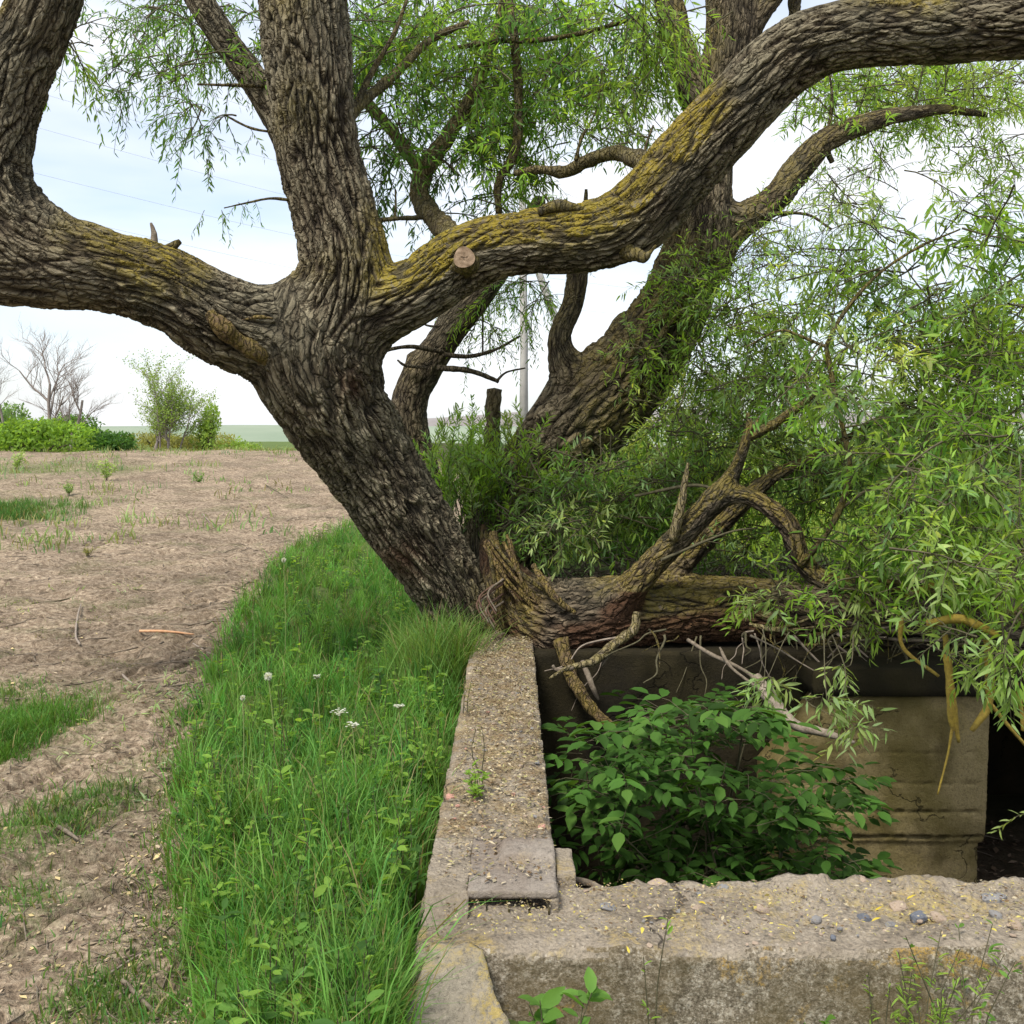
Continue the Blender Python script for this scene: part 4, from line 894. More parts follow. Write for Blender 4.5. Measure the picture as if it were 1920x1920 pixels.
def stone(px, py, wpx, hr, m, parent, name='stone', z=None, **k):
    d = ray(px, py); zz = (.202 if px > 1060 else WT) if z is None else z; t = (CAMZ-zz)/-d[2]; p = np.array([d[0]*t, d[1]*t, zz]); s = wpx*p[1]/1920/2
    o = obj(name, rocks[m][random.randrange(3)], parent, **k); o.location = tuple(p); o.scale = (s, s*.8, s*hr); o.rotation_euler = (random.uniform(-.3, .3), random.uniform(-.3, .3), random.uniform(0, 6)); return o
for a in [(1860, 1688, 60, .45, 0), (1530, 1725, 26, .6, 0), (1620, 1722, 30, .6, 1), (1722, 1720, 32, .6, 1), (1760, 1722, 34, .6, 2), (1868, 1716, 28, .5, 0), (1605, 1655, 48, .4, 2), (1430, 1706, 40, .4, 2), (1670, 1735, 22, .6, 0),
          (1310, 1705, 34, .3, 2), (1800, 1675, 40, .5, 2), (1562, 1758, 14, .6, 1), (1685, 1700, 36, .4, 2), (1235, 1662, 46, .4, 2), (1355, 1668, 30, .5, 0), (1520, 1662, 40, .5, 2), (1140, 1700, 34, .3, 0), (1905, 1735, 34, .5, 2), (1395, 1718, 22, .5, 0), (1460, 1672, 36, .4, 2)]: stone(*a, wall)
for i in range(90): stone(random.uniform(1090, 1915), random.uniform(1665, 1775), random.uniform(6, 15), .4, random.choice((0, 2, 2, 2)), wall)
for i in range(60):
    py = random.uniform(1250, 1590); f = (py-820)/1920; D = 1.35/f; stone(960+random.uniform(-.23, .12)/D*1920, py, random.uniform(4, 11), .5, random.choice((0, 2, 2, 3)), wall, z=WT+.004)
fix_parent(wall); fix_parent(pitw)
for o in COL.objects:
    if o.parent == wall and o.name.startswith('stone'): o.matrix_parent_inverse = Matrix.Translation(-Vector(wall.location))
stone(845, 1495, 22, .6, 3, None, 'stone_fragment', label='pinkish brick crumb on the left edge of the side wall beside a weed', cat='stone')
stone(1016, 1551, 18, .6, 3, None, 'stone_fragment', label='orange brick crumb at the pit-side edge of the side wall', cat='stone')
# litter on the walls: bark crumbs and bits
def litter(n, fx, name, cols, smin, smax, kind='stuff', parent=None):
    p = fx(n); n = len(p); d = nrm(RNG.normal(size=(n, 3))*[1, 1, .2]); u = nrm(np.array([0, 0, 1.])+RNG.normal(size=(n, 3))*.35)
    l = RNG.uniform(smin, smax, n)*RNG.uniform(.5, 1, n); c = np.array(cols)[RNG.integers(0, len(cols), n)]*RNG.uniform(.7, 1.2, (n, 1))
    return obj(name, leaf_mesh(name, [p, d, u, l, l*RNG.uniform(.15, .6, n), c], DIAM, M_GRASS_L), parent, kind=kind)
M_GRASS_L = leaf_mat('dry_litter', .05, .9, spec=.1)
def wtop(n):
    y = 3.0+RNG.uniform(0, 1, n)**.8*4; x = RNG.uniform(WX0+.03, WX1-.01, n); return np.stack([x, y, WT+.012+.012*RNG.uniform(0, 1, n)+.02*sst(5.2, 6.4, y)], 1)
LC = [(.24, .18, .10), (.36, .28, .16), (.13, .085, .045), (.30, .27, .12), (.42, .36, .24)]
litter(9000, wtop, 'litter', LC, .008, .03).__setitem__('label', 'bark crumbs and dry bits strewn on the side wall')
def ftop(n):
    y = RNG.uniform(FY0+.03, FY1-.03, n); x = RNG.uniform(-.2, 2.0, n); return np.stack([x, y, .225+.01*RNG.uniform(0, 1, n)], 1)
litter(3500, ftop, 'litter', LC+[(.5, .42, .12)], .006, .022).__setitem__('label', 'small grit and dry bits on top of the front wall')
def field(n):
    y = 2.6+RNG.uniform(0, 1, n)**1.7*16; x = RNG.uniform(-.56, .0, n)*y; x = np.minimum(x, _line(EDGE, y)+.05)-RNG.uniform(0, .3, n); return np.stack([x, y, gz(x, y)+.004], 1)
litter(9000, field, 'litter', [(.28, .22, .15), (.40, .32, .22), (.12, .08, .05), (.22, .21, .12), (.5, .4, .2)], .01, .045).__setitem__('label', 'dry leaf and bark litter scattered over the bare soil')
DB = Tubes()
for i in range(260):
    x = random.uniform(.15, 3.2); y = random.uniform(7.15, 8.6); z = float(gz(np.array([x]), np.array([y]))[0]); a = random.uniform(0, 6.28); l = random.uniform(.2, .8)
    p0 = np.array([x, y, z+random.uniform(0, .12)]); p2 = p0+np.array([math.cos(a)*l, math.sin(a)*l*.5, random.uniform(-.05, .35)]); DB.add(np.column_stack([catmull(np.array([p0, (p0+p2)/2+rv()*.05, p2]), 6), np.linspace(.008, .003, 6)]), 4)
obj('dead_brush', DB.mesh('dead_brush', M_DEAD), kind='stuff')['label'] = 'tangle of dead brown twigs on the bank behind the fallen trunk'
FT = Tubes()
for i in range(420):
    y = 2.7+random.random()**1.6*14; x = -random.uniform(0, .56)*y; x = min(x, float(_line(EDGE, np.array([y]))[0])-random.uniform(0, .3)); a = random.uniform(0, 6.28); l = random.uniform(.04, .22)*(1 if y < 6 else 2)
    q = np.array([[x+math.cos(a)*l*k+random.gauss(0, l*.05), y+math.sin(a)*l*k, 0] for k in (0, .35, .7, 1)]); q[:, 2] = gz(q[:, 0], q[:, 1])+.004; FT.add(np.column_stack([q, np.linspace(.003, .0015, 4)*(1 if y < 6 else 2)]), 4)
obj('twig_litter', FT.mesh('twig_litter', M_DEAD), kind='stuff')['label'] = 'small broken twigs strewn over the bare soil'
def bankf(n):
    x = RNG.uniform(.2, 4, n); y = RNG.uniform(7.0, 9, n); return np.stack([x, y, gz(x, y)+.02], 1)
litter(2500, bankf, 'litter', [(.16, .11, .07), (.26, .19, .13), (.09, .06, .04)], .03, .12).__setitem__('label', 'dead twigs and leaves on the bank behind the fallen trunk')
# yellow willow leaves on the front wall
ym = mesh_np('yellow_leaf', LANCE[0]*[1, .3, 1], [LANCE[1], LANCE[2]], True, mats=[M_YLEAF])
for i, (a, b) in enumerate([(1205, 1740), (1203, 1722), (1640, 1710), (1650, 1722), (1858, 1742), (1700, 1688), (1310, 1692), (895, 1722), (1560, 1700), (1180, 1790), (1480, 1740), (1745, 1655)]):
    d = ray(a, b); t = (CAMZ-.24)/-d[2]; o = obj('yellow_leaf', ym, None, 'small yellow willow leaf fallen on top of the front wall', 'leaf', 'yellow leaves fallen on the front wall')
    o.location = (d[0]*t, d[1]*t, .243); s = random.uniform(.022, .04); o.scale = (s, s, s); o.rotation_euler = (random.uniform(-.3, .3), random.uniform(-.4, .1), random.uniform(0, 6))
print('concrete', round(time.time()-T0, 1))

# ------------------------------------------------------------------ grass
def grass_mesh(name, p, h, w, lean, col, parent=None, label=None, m=None):
    """p (n,3) roots; blade = 4 stations"""
    n = len(p); a = RNG.uniform(0, 2*math.pi, n); dr = np.stack([np.cos(a), np.sin(a), 0*a], 1); b = RNG.uniform(0, 2*math.pi, n)
    sd = np.stack([np.cos(b), np.sin(b), 0*b], 1); V = []
    for t, ww in ((0, .8), (.35, 1), (.72, .7), (1, 0)):
        c = p+np.array([0, 0, 1.])*(h*t*(1-.35*lean*t*t))[:, None]+dr*(h*lean*t*t*.8)[:, None]
        if ww: V += [c-sd*(w*ww/2)[:, None], c+sd*(w*ww/2)[:, None]]
        else: V.append(c)
    V = np.stack(V, 1).reshape(-1, 3); o = (np.arange(n)*7)[:, None, None]
    q = (np.array([[0, 1, 3, 2], [2, 3, 5, 4]])[None]+o).reshape(-1, 4); t3 = (np.array([[4, 5, 6]])[None]+o).reshape(-1, 3)
    me = mesh_np(name, V, [q, t3], True, cols=np.repeat(col, 7, 0), mats=[m or M_GRASS])
    x = obj(name, me, parent, label, kind='stuff'); return x
def tufts(n, sampler, per, spread, hr, wr, base, lean=(.15, .9), var=.25):
    c = sampler(n); n = len(c); p = np.repeat(c, per, 0); k = len(p); big = pn(c*[2.2, 2.2, 0], 44)[:, None]; th = np.repeat(RNG.uniform(.5, 1.25, n)*(1+.7*big[:, 0]), per)
    p[:, :2] += RNG.normal(size=(k, 2))*spread; p[:, 2] = gz(p[:, 0], p[:, 1])-.01
    tc_ = np.repeat((1+.5*pn(c*[3.1, 3.1, 0], 81)[:, None])*RNG.uniform(1-var, 1+var, (n, 1))*np.array([1, 1, 1.])+RNG.normal(size=(n, 3))*[.14, .04, .1], per, 0)
    col = np.array(base)*tc_*RNG.uniform(.75, 1.3, (k, 1)); dry = RNG.uniform(size=k) < .06; col[dry] = np.array((.33, .28, .13))*RNG.uniform(.7, 1.1, (dry.sum(), 1))
    return [p, RNG.uniform(*hr, k)*th, RNG.uniform(*wr, k), RNG.uniform(*lean, k), np.clip(col, .01, 1)]
def strip(n, ymax=EDGE[-1][1]):
    u = RNG.uniform(0, 1, n*3); y = 2.1+u**2.0*(ymax-2.1); ex = _line(EDGE, y); right = WX0-.06
    right = np.where(y > 6.3, .1+np.maximum(0, y-7.4)*.12, right); x = ex+(right-ex)*RNG.uniform(-.03, 1, n*3)
    jit = pn(np.stack([y*4, 0*y, 0*y], 1))*.18; x = x+jit*(x < ex+.3)
    keep = (x < right) & (np.hypot(x-P(870, 1180, 7)[0], y-7.0) > .24)
    return np.stack([x, y, 0*x], 1)[keep][:n]
A1 = tufts(3000, strip, 26, .027, (.07, .27), (.0035, .0075), (.115, .26, .05), var=.5)
A2 = tufts(420, strip, 12, .05, (.2, .42), (.003, .007), (.14, .28, .06), lean=(.2, .9))
def cat(*A): return [np.concatenate([a[i] for a in A]) for i in range(5)]
def edge(n):
    y = 2.3+RNG.uniform(0, 1, n)**1.3*5; x = _line(EDGE, y)+RNG.normal(size=n)*.10-.05; return np.stack([x, y, 0*x], 1)
A3 = tufts(420, edge, 8, .03, (.03, .10), (.003, .006), (.13, .24, .05))
grass_mesh('grass', *cat(A1, A2, A3), label='lush green grass growing along the side wall')
def patches(n):
    out = []
    for (g, r), k in zip(PW, RNG.multinomial(n, [1/len(PW)]*len(PW))):
        out.append(np.stack([g[0]+RNG.normal(size=k)*r*.45, g[1]+RNG.normal(size=k)*r*.5, np.zeros(k)], 1))
    return np.vstack(out)
def thin(n):
    y = 2.5+RNG.uniform(0, 1, n)**1.4*12; x = -RNG.uniform(.0, .56, n)*y; x = np.minimum(x, _line(EDGE, y)-.05); k = pn(np.stack([x*1.7, y*1.7, 0*x], 1), 3) > .02; return np.stack([x, y, 0*x], 1)[k]
A4 = tufts(900, patches, 7, .06, (.02, .09), (.003, .007), (.13, .23, .06)); A5 = tufts(2600, thin, 6, .035, (.015, .05), (.003, .006), (.17, .23, .08), lean=(.4, 1))
A6 = tufts(260, lambda n: np.stack([G(10, 1385)[0]+RNG.normal(size=n)*.12, G(10, 1385)[1]+RNG.normal(size=n)*.25, np.zeros(n)], 1), 30, .05, (.06, .16), (.003, .006), (.10, .22, .04))
A7 = tufts(260, lambda n: np.stack([G(40, 950)[0]+RNG.normal(size=n)*.5, G(40, 965)[1]+RNG.normal(size=n)*.5, np.zeros(n)], 1), 24, .08, (.08, .2), (.006, .012), (.09, .19, .045))
grass_mesh('grass', *cat(A4, A5, A6, A7), label='sparse green tufts on the bare soil')
def farg(n):
    y = 33+RNG.uniform(0, 1, n)*12; x = RNG.uniform(-.55, -.05, n)*y; return np.stack([x, y, 0*x], 1)
A8 = tufts(700, farg, 10, .4, (.08, .2), (.02, .04), (.22, .27, .10), lean=(.3, .8)); grass_mesh('grass', *A8, label='pale grass on the far crest of the field')
def bankg(n):
    x = RNG.uniform(.3, 9, n); y = RNG.uniform(10, 18, n); return np.stack([x, y, 0*x], 1)
def crestw(n):
    y = 13+RNG.uniform(0, 1, n)*19; x = -(.20+RNG.uniform(0, 1, n)**.8*.36)*y; k = pn(np.stack([x*.5, y*.35, 0*x], 1), 9)+.25*(x/y < -.38) > .02; return np.stack([x, y, 0*x], 1)[k]
A10 = tufts(420, crestw, 9, .12, (.08, .28), (.012, .024), (.22, .31, .12), lean=(.3, .9)); grass_mesh('grass', *A10, label='pale weedy tufts on the left of the field crest')
def basef(n):
    return np.stack([RNG.uniform(-.72, -.22, n), RNG.uniform(6.2, 6.8, n), np.zeros(n)], 1)
A11 = tufts(260, basef, 16, .04, (.3, .6), (.004, .007), (.15, .27, .06)); grass_mesh('grass', *A11, label='long grass around the foot of the near trunk')
A9 = tufts(1500, bankg, 14, .12, (.2, .6), (.008, .016), (.34, .46, .10), lean=(.2, .7)); grass_mesh('grass', *A9, label='tall green undergrowth behind the fallen trunk')
# broad-leaved weeds in the grass
WL = Leaves(); WT_ = Tubes()
def weed(p, h, n, ls, tone, L=WL, T_=WT_, wd=.45):
    top = p+np.array([random.uniform(-.04, .04), random.uniform(-.04, .04), h]); pts = catmull(np.array([p, (p+top)/2+rv()*.01, top]), 5); T_.add(np.column_stack([pts, np.linspace(.003, .0015, 5)]), 3)
    t = RNG.uniform(.15, 1, n); b = p+(top-p)*t[:, None]; a = RNG.uniform(0, 6.28, n); d = np.stack([np.cos(a), np.sin(a), RNG.uniform(-.1, .6, n)], 1)
    l = ls*RNG.uniform(.6, 1.2, n); c = np.array(TONE[tone])*RNG.uniform(.75, 1.2, (n, 1)); L.add(b, d, nrm(np.array([0, 0, 1.])+RNG.normal(size=(n, 3))*.3), l, l*wd, c)
for s in strip(900):
    s[2] = gz(s[0:1], s[1:2])[0]; weed(s, random.uniform(.08, .3), random.randint(6, 14), random.uniform(.025, .06), random.choice(('mid', 'fresh', 'dark', 'fresh')))
for (a, b) in [(860, 1230), (850, 1190), (875, 1160), (800, 1440), (740, 1490), (720, 1560), (790, 1270), (760, 1150), (880, 1130)]:
    D = 1.45/((b-820)/1920)*.97; p = P(a, b, D); p[0] = min(p[0], WX0-.04)
    for _ in range(4): q = p+rv()*[.05, .08, 0]; q[2] = gz(q[0:1], q[1:2])[0]; weed(q, max(.15, p[2]-q[2])+random.uniform(-.04, .08), 12, .065, 'fresh', wd=.55)
o = obj('weeds', leaf_mesh('weeds', WL.arr(), OVAL, M_LEAF), kind='stuff'); o['label'] = 'broad-leaved weeds mixed into the grass'
obj('weed_stems', WT_.mesh('weed_stems', M_TWIG), kind='stuff')['label'] = 'thin stems of the weeds in the grass'
# individual weeds
def plant(label, p, h, nst, ls, tone, cat_='weed', wd=.3, nl=14, upright=.2, flower=0, name='weed'):
    e = empty(name, label, cat_); e.location = tuple(p); L_, T_ = Leaves(), Tubes()
    for i in range(nst):
        q = np.array([random.gauss(0, .012), random.gauss(0, .012), 0]); top = q+np.array([random.gauss(0, upright*h), random.gauss(0, upright*h), h*random.uniform(.6, 1)])
        pts = catmull(np.array([q, (q+top)/2+rv()*.012, top]), 6); T_ = Tubes(); T_.add(np.column_stack([pts, np.linspace(.003, .0012, 6)]), 4)
        t = RNG.uniform(.1, 1, nl); b = q+(top-q)*t[:, None]; a = RNG.uniform(0, 6.28, nl); d = np.stack([np.cos(a), np.sin(a), RNG.uniform(0, 1.0, nl)], 1)
        l = ls*RNG.uniform(.5, 1.2, nl); L_.add(b, d, nrm(np.array([0, 0, 1.])+RNG.normal(size=(nl, 3))*.4), l, l*wd, np.array(TONE[tone])*RNG.uniform(.75, 1.25, (nl, 1))); obj('stem', T_.mesh('stem', M_TWIG), e)
    obj('foliage', leaf_mesh('foliage', L_.arr(), OVAL, M_LEAF), e); return e
def fp(px, y=2.6): return np.array([(px-960)/1920*y, y, 0.0+gz(np.array([(px-960)/1920*y]), np.array([y]))[0]])
plant('thin tall weed in front of the pale stone patch of the front wall', fp(1240, 2.62), .48, 2, .03, 'fresh', wd=.3, upright=.06)
plant('bushy feathery green weed in front of the wall, lower right', fp(1760, 2.6), .42, 14, .035, 'yel', wd=.16, nl=22)
plant('single upright weed stem left of the feathery weed', fp(1700, 2.6), .42, 3, .03, 'yel', wd=.18, upright=.06)
plant('leaning leafy weed near the lower right corner of the photo', fp(1850, 2.6), .46, 4, .035, 'mid', wd=.3)
plant('toothed broad-leaved sprout peeking up below the wall near the buttress', fp(1050, 2.5), .26, 5, .075, 'mid', wd=.5)
plant('single upright broad leaf sprout at the bottom edge in front of the wall', fp(1530, 2.55), .27, 2, .06, 'mid', wd=.4)
wp = lambda x, y: np.array([x, y, WT+.01])
plant('small ragged weed growing from litter on the side wall beside the pinkish crumb', wp(-.13, 3.75), .10, 6, .035, 'fresh', wd=.4, upright=.4)
plant('yellowed dry stalk standing on the side wall behind the ragged weed', wp(-.13, 4.0), .22, 2, .02, 'olive', wd=.2, upright=.08)
plant('yellowish dry grassy weed at the left edge of the side wall', wp(-.22, 4.9), .2, 3, .03, 'olive', wd=.15, upright=.15)
for (a, b, lab, t, h) in [(200, 900, 'grey-green bushy weed clump left of centre on the bare field', 'pale', .5), (30, 880, 'silvery weed clump by the left edge of the bare field', 'pale', .45), (372, 905, 'small lone green seedling in the middle of the bare field', 'mid', .25),
                          (130, 1000 - 70, 'low dull green weed between the silvery clump and the bushy clump', 'grey', .3), (165, 1045, 'small olive weed on the bare soil above the long dark twig', 'olive', .15)]:
    plant(lab, G(a, b), h, 10, h*.22, t, wd=.3, nl=16, upright=.35)
# dandelion clocks and umbels
def dandelion(a, b, D, label, r=.016):
    p = P(a, b, D); g = np.array([p[0]+random.uniform(-.03, .03), p[1], gz(p[0:1], p[1:2])[0]]); e = empty('dandelion_clock', label, 'dandelion'); e.location = tuple(g)
    pts = catmull(np.array([[0, 0, 0], (p-g)*.5+[.01, 0, 0], p-g]), 8); T_ = Tubes(); T_.add(np.column_stack([pts, np.full(8, .002)]), 5); obj('stalk', T_.mesh('stalk', M_LEAFST), e)
    n = 160; d = nrm(RNG.normal(size=(n, 3))); L_ = Leaves(); L_.add(np.repeat((p-g)[None], n, 0), d, nrm(RNG.normal(size=(n, 3))), np.full(n, r)*RNG.uniform(.85, 1.05, n), np.full(n, .0045), np.tile((.62, .64, .6), (n, 1)))
    obj('seed_head', leaf_mesh('seed_head', L_.arr(), DIAM, M_FLOWER), e)
M_LEAFST = plain('stalk_green', (.2, .25, .09), (.26, .3, .12), 20)
dandelion(503, 1268, 4.6, 'largest white dandelion clock on a tall stalk in the upper grass', .022)
dandelion(455, 1308, 4.3, 'small dandelion clock left of the largest one, at the grass edge', .013)
dandelion(476, 1868, 2.7, 'pale dandelion clock low in the grass near the bottom of the photo', .017)
dandelion(532, 1050, 6.6, 'tiny white dandelion clock at the far end of the grass', .018)
def umbel(a, b, D, r, label):
    p = P(a, b, D); g = np.array([p[0], p[1]+.02, gz(p[0:1], p[1:2])[0]]); e = empty('umbel_flower', label, 'wildflower'); e.location = tuple(g); T_ = Tubes()
    T_.add(np.column_stack([catmull(np.array([[0, 0, 0], (p-g)*.5+[.01, 0, 0], (p-g)-[0, 0, .02]]), 6), np.full(6, .0018)]), 4); L_ = Leaves()
    for k in range(26):
        an, rr = RNG.uniform(0, 6.28), r*math.sqrt(RNG.uniform()); q = (p-g)+np.array([math.cos(an)*rr, math.sin(an)*rr, .004*rv(1)[0]]); T_.add(np.column_stack([np.array([(p-g)-[0, 0, .02], (q+(p-g))/2-[0, 0, .006], q]), np.full(3, .0007)]), 3)
        n = 7; aa = np.arange(n)*.9; L_.add(np.repeat(q[None], n, 0), np.stack([np.cos(aa), np.sin(aa), 0*aa+.2], 1), np.tile((0, 0, 1.), (n, 1)), np.full(n, .006), np.full(n, .005), np.tile((.66, .7, .55), (n, 1)))
    obj('stalk', T_.mesh('stalk', M_LEAFST), e); obj('flower_head', leaf_mesh('flower_head', L_.arr(), DIAM, M_FLOWER), e)
umbel(636, 1334, 3.95, .034, 'creamy white umbel flower left of the other, in mid grass'); umbel(661, 1358, 3.9, .026, 'cream umbel flower just right of and below the widest one')
umbel(748, 1323, 4.0, .02, 'small white umbel flower close to the side wall'); umbel(594, 1268, 4.6, .014, 'tiny pale umbel flower right of the largest dandelion clock')
print('grass', round(time.time()-T0, 1))

# ------------------------------------------------------------------ elder in the pit
elder = empty('elder_shrub', 'dark green elder shrub with broad toothed leaflets growing inside the pit', 'shrub'); elder.location = (1.0, 4.6, -1.5)
LE, TE = Leaves(), Tubes()
def elder_leaf(p, d, ln, shade):
    """pinnate leaf of 5 or 7 leaflets"""
    d = nrm(d); side = nrm(np.cross(d, [0, 0, 1.]+rv()*.2)); up = np.cross(side, d); pts = np.array([p, p+d*ln*.5+up*.01, p+d*ln-up*.03]); TE.add(np.column_stack([pts, (.002, .0015, .001)]), 3)
    b, dd, l = [pts[2]], [d-[0, 0, .25]], [ln*.50]
    for t in (.35, .68, .96)[:random.choice((2, 3))]:
        for s in (-1, 1): b.append(p+d*ln*t); dd.append(d*.45+side*s*.85-np.array([0, 0, .22])+rv()*.06); l.append(ln*.46*random.uniform(.85, 1.1))
    n = len(b); l = np.array(l); LE.add(np.array(b), np.array(dd), nrm(up[None]+RNG.normal(size=(n, 3))*.18), l, l*RNG.uniform(.42, .54, n), np.array((.052, .125, .02))*shade*RNG.uniform(.8, 1.2, (n, 1)))
stems = []
for i in range(22):
    base = np.array([random.uniform(.55, 1.7), random.uniform(4.4, 5.5), -1.55])
    tp = P(random.uniform(1090, 1540), random.uniform(1340, 1600), random.uniform(4.6, 5.7)); l = catmull(np.array([base, (base+tp)/2+rv()*.1+[0, 0, .15], tp]), 9)
    TE.add(np.column_stack([l, np.linspace(.011, .004, 9)]), 5); stems.append(l)
def inside_el(px, py):
    return ((px-1320)/270)**2+((py-1500)/190)**2 < 1 and not (px < 1130 and py > 1600) and not (px > 1400 and py < 1430) 
cnt = 0
while cnt < 430:
    px, py = random.uniform(1030, 1620), random.uniform(1290, 1700)
    if not (inside_el(px, py) or (1450 < px < 1600 and 1480 < py < 1680)): continue
    D = random.uniform(4.3, 5.9); p = P(px, py, D)
    if p[2] < -1.2 or (p[0] < .30) or pn(p[None]*3.2, 5)[0] < -.12: continue
    cnt += 1; a = random.uniform(0, 6.28); d = np.array([math.cos(a), math.sin(a)-.35, random.uniform(-.15, .35)]); elder_leaf(p, d, random.uniform(.13, .27), random.choice((.45, .7, 1, 1.25)))
    if random.random() < .5:
        s = stems[random.randrange(22)]; q = s[np.argmin(np.linalg.norm(s-p, axis=1))]
        if np.linalg.norm(q-p) < .45: TE.add(np.column_stack([catmull(np.array([q, (p+q)/2-[0, 0, .02], p]), 4), np.full(4, .0025)]), 3)
finish_foliage(elder, LE, TE, OVAL, M_ELDER, 300, M_ELDOBJ, 'foliage'); fix_parent(elder)
pb = empty('dead_branch', 'bent dead branch with pale broken end hanging over the pit in front of the concrete', 'branch'); pb.location = tuple(P(1440, 1300, 5.6))
branch_obj('stem', [(1415, 1270, 5.7, 11), (1445, 1310, 5.6, 12), (1490, 1358, 5.5, 10), (1540, 1372, 5.4, 8), (1602, 1392, 5.3, 3)], M_STICK, pb, sides=10)
branch_obj('twig', [(1440, 1300, 5.6, 4), (1400, 1260, 5.7, 4), (1330, 1225, 5.9, 4), (1290, 1200, 6.1, 4)], M_DEAD, pb, sides=6)
branch_obj('twig', [(1420, 1290, 5.6, 3), (1370, 1250, 5.7, 3), (1350, 1215, 5.9, 3)], M_DEAD, pb, sides=6); fix_parent(pb)
pc = empty('dead_branch', 'pale stripped branch poking out between the corner pier and front wall', 'branch'); pc.location = tuple(P(1068, 1650, 3.3))
branch_obj('stem', [(1040, 1648, 3.45, 6), (1085, 1652, 3.4, 7), (1115, 1660, 3.35, 6), (1150, 1678, 3.3, 5)], M_DEAD, pc); fix_parent(pc)

# ------------------------------------------------------------------ sticks on the field
def stick(label, pts, m, r, name='stick', h=.01):
    e = []
    for (a, b) in pts: g = G(a, b); e.append([g[0], g[1], g[2]+r+h, r])
    e = np.array(e); e[-1, 3] *= .5; c0 = e[0, :3].copy(); e[:, :3] -= c0; o = branch_obj(name, catmull(e, len(e)*5), m, None, sides=7); o.location = tuple(c0); o['label'] = label; o['category'] = 'stick'
stick('pinkish split stick lying flat on the bare soil near the grass edge', [(262, 1190), (310, 1191), (364, 1189)], M_PINK, .011)
stick('pale crooked grey stick lying on the soil left of the split stick', [(150, 1218), (142, 1190), (146, 1160), (152, 1138)], M_STICK, .009)
stick('grey stick pointing down to the pale cut leaves', [(215, 1245), (235, 1270), (248, 1290)], M_STICK, .008)
stick('long thin dark twig crossing the bare field', [(60, 1128), (120, 1118), (200, 1098), (290, 1108)], M_TWIG, .007)
stick('thin grey twig beside the grass edge right of the split stick', [(362, 1202), (395, 1222), (425, 1235)], M_STICK, .007)
stick('short brown forked stick on the soil at lower left', [(95, 1535), (125, 1565), (148, 1590)], M_DEAD, .009)
stick('grey twig near the bottom of the bare soil by the grass edge', [(180, 1865), (205, 1835), (270, 1795)], M_STICK, .005)
stick('brown stick half hidden at the bottom grass edge', [(230, 1855), (290, 1880), (335, 1905)], M_DEAD, .007)
stick('small far twig on the bare field below the seedling', [(498, 910), (540, 935)], M_TWIG, .012)
stick('thin pale twig in the middle of the bare field', [(380, 965), (400, 990)], M_STICK, .010)
# cut leafy sprigs lying on soil
def sprig(label, pts, n):
    e = empty('cut_sprig', label, 'cut branch'); g0 = G(*pts[0]); e.location = tuple(g0); L_, T_ = Leaves(), Tubes()
    for i in range(n):
        a, b = pts[random.randrange(len(pts))]; g = G(a+random.gauss(0, 16), b+random.gauss(0, 9))-g0; g[2] += .02; an = random.uniform(0, 6.28)
        twig(L_, T_, g, np.array([math.cos(an), math.sin(an), .12]), random.uniform(.12, .25), .002, .1, .07, 'pale', .018)
    A_ = L_.arr(); A_[5] = A_[5]*np.array([1.0, .95, 1.25]); A_[0][:, 2] = np.maximum(A_[0][:, 2], .0)
    obj('foliage', leaf_mesh('foliage', A_, LANCE, M_LEAF), e); obj('twigs', T_.mesh('twigs', M_TWIG), e, kind='stuff')
sprig('pale grey-green cut willow sprigs heaped on the soil beside the grass', [(200, 1330), (240, 1345), (290, 1310), (310, 1300), (220, 1370)], 16)
sprig('small cut willow sprig lying at the grass edge halfway down', [(330, 1470), (345, 1440), (310, 1490)], 6)
sprig('wilted cut sprig standing up on the soil, right of the long dark twig', [(220, 1105)], 3)
sprig('wilted pale sprig on the long dark twig, at the left', [(112, 1102)], 2)
sprig('cut leafy sprig near the left edge of the bare soil', [(20, 1155), (60, 1165)], 4)
sprig('small pale cut sprig just below the heaped sprigs', [(180, 1435), (190, 1420)], 3)

# ------------------------------------------------------------------ background vegetation
def bush(label, cx, cy_top, wpx, D, n, tone, leafl=.09, hpx=None, name='bush', gnd=None, group=None, twigs=8):
    g = np.array([P(cx, 840, D)[0], D, float(gz(np.array([P(cx, 840, D)[0]]), np.array([D]))[0])]); e = empty(name, label, 'bush', group); e.location = tuple(g)
    top = P(cx, cy_top, D)[2]-g[2]; rx = wpx/2/1920*D; L_, T_ = Leaves(), Tubes(); k = 12
    cl = np.stack([RNG.normal(size=k)*rx*.5, RNG.normal(size=k)*rx*.4, RNG.uniform(.15, .8, k)*top], 1); ci = RNG.integers(0, k, n)
    v = nrm(RNG.normal(size=(n, 3)))*(RNG.uniform(.3, 1, (n, 1))**.5)*np.array([rx*.48, rx*.48, top*.3]); b = cl[ci]+v; b[:, 2] = np.clip(b[:, 2], 0, None)
    c = np.array(TONE[tone])*RNG.uniform(.7, 1.25, (k, 1))[ci]*RNG.uniform(.75, 1.25, (n, 1)); l = leafl*RNG.uniform(.6, 1.2, n)
    L_.add(b, nrm(RNG.normal(size=(n, 3))), nrm(RNG.normal(size=(n, 3))+[0, 0, 1]), l, l*.5, c); obj('foliage', leaf_mesh('foliage', L_.arr(), DIAM, M_LEAF), e, kind='stuff')
    for i in range(k): T_.add(np.column_stack([catmull(np.array([[cl[i][0]*.3, cl[i][1]*.3, -.1], cl[i]*[.7, .7, .6], cl[i]*[1, 1, 1.2]]), 5), np.linspace(.04, .01, 5)*D/25]), 4)
    obj('stems', T_.mesh('stems', M_TWIG), e)
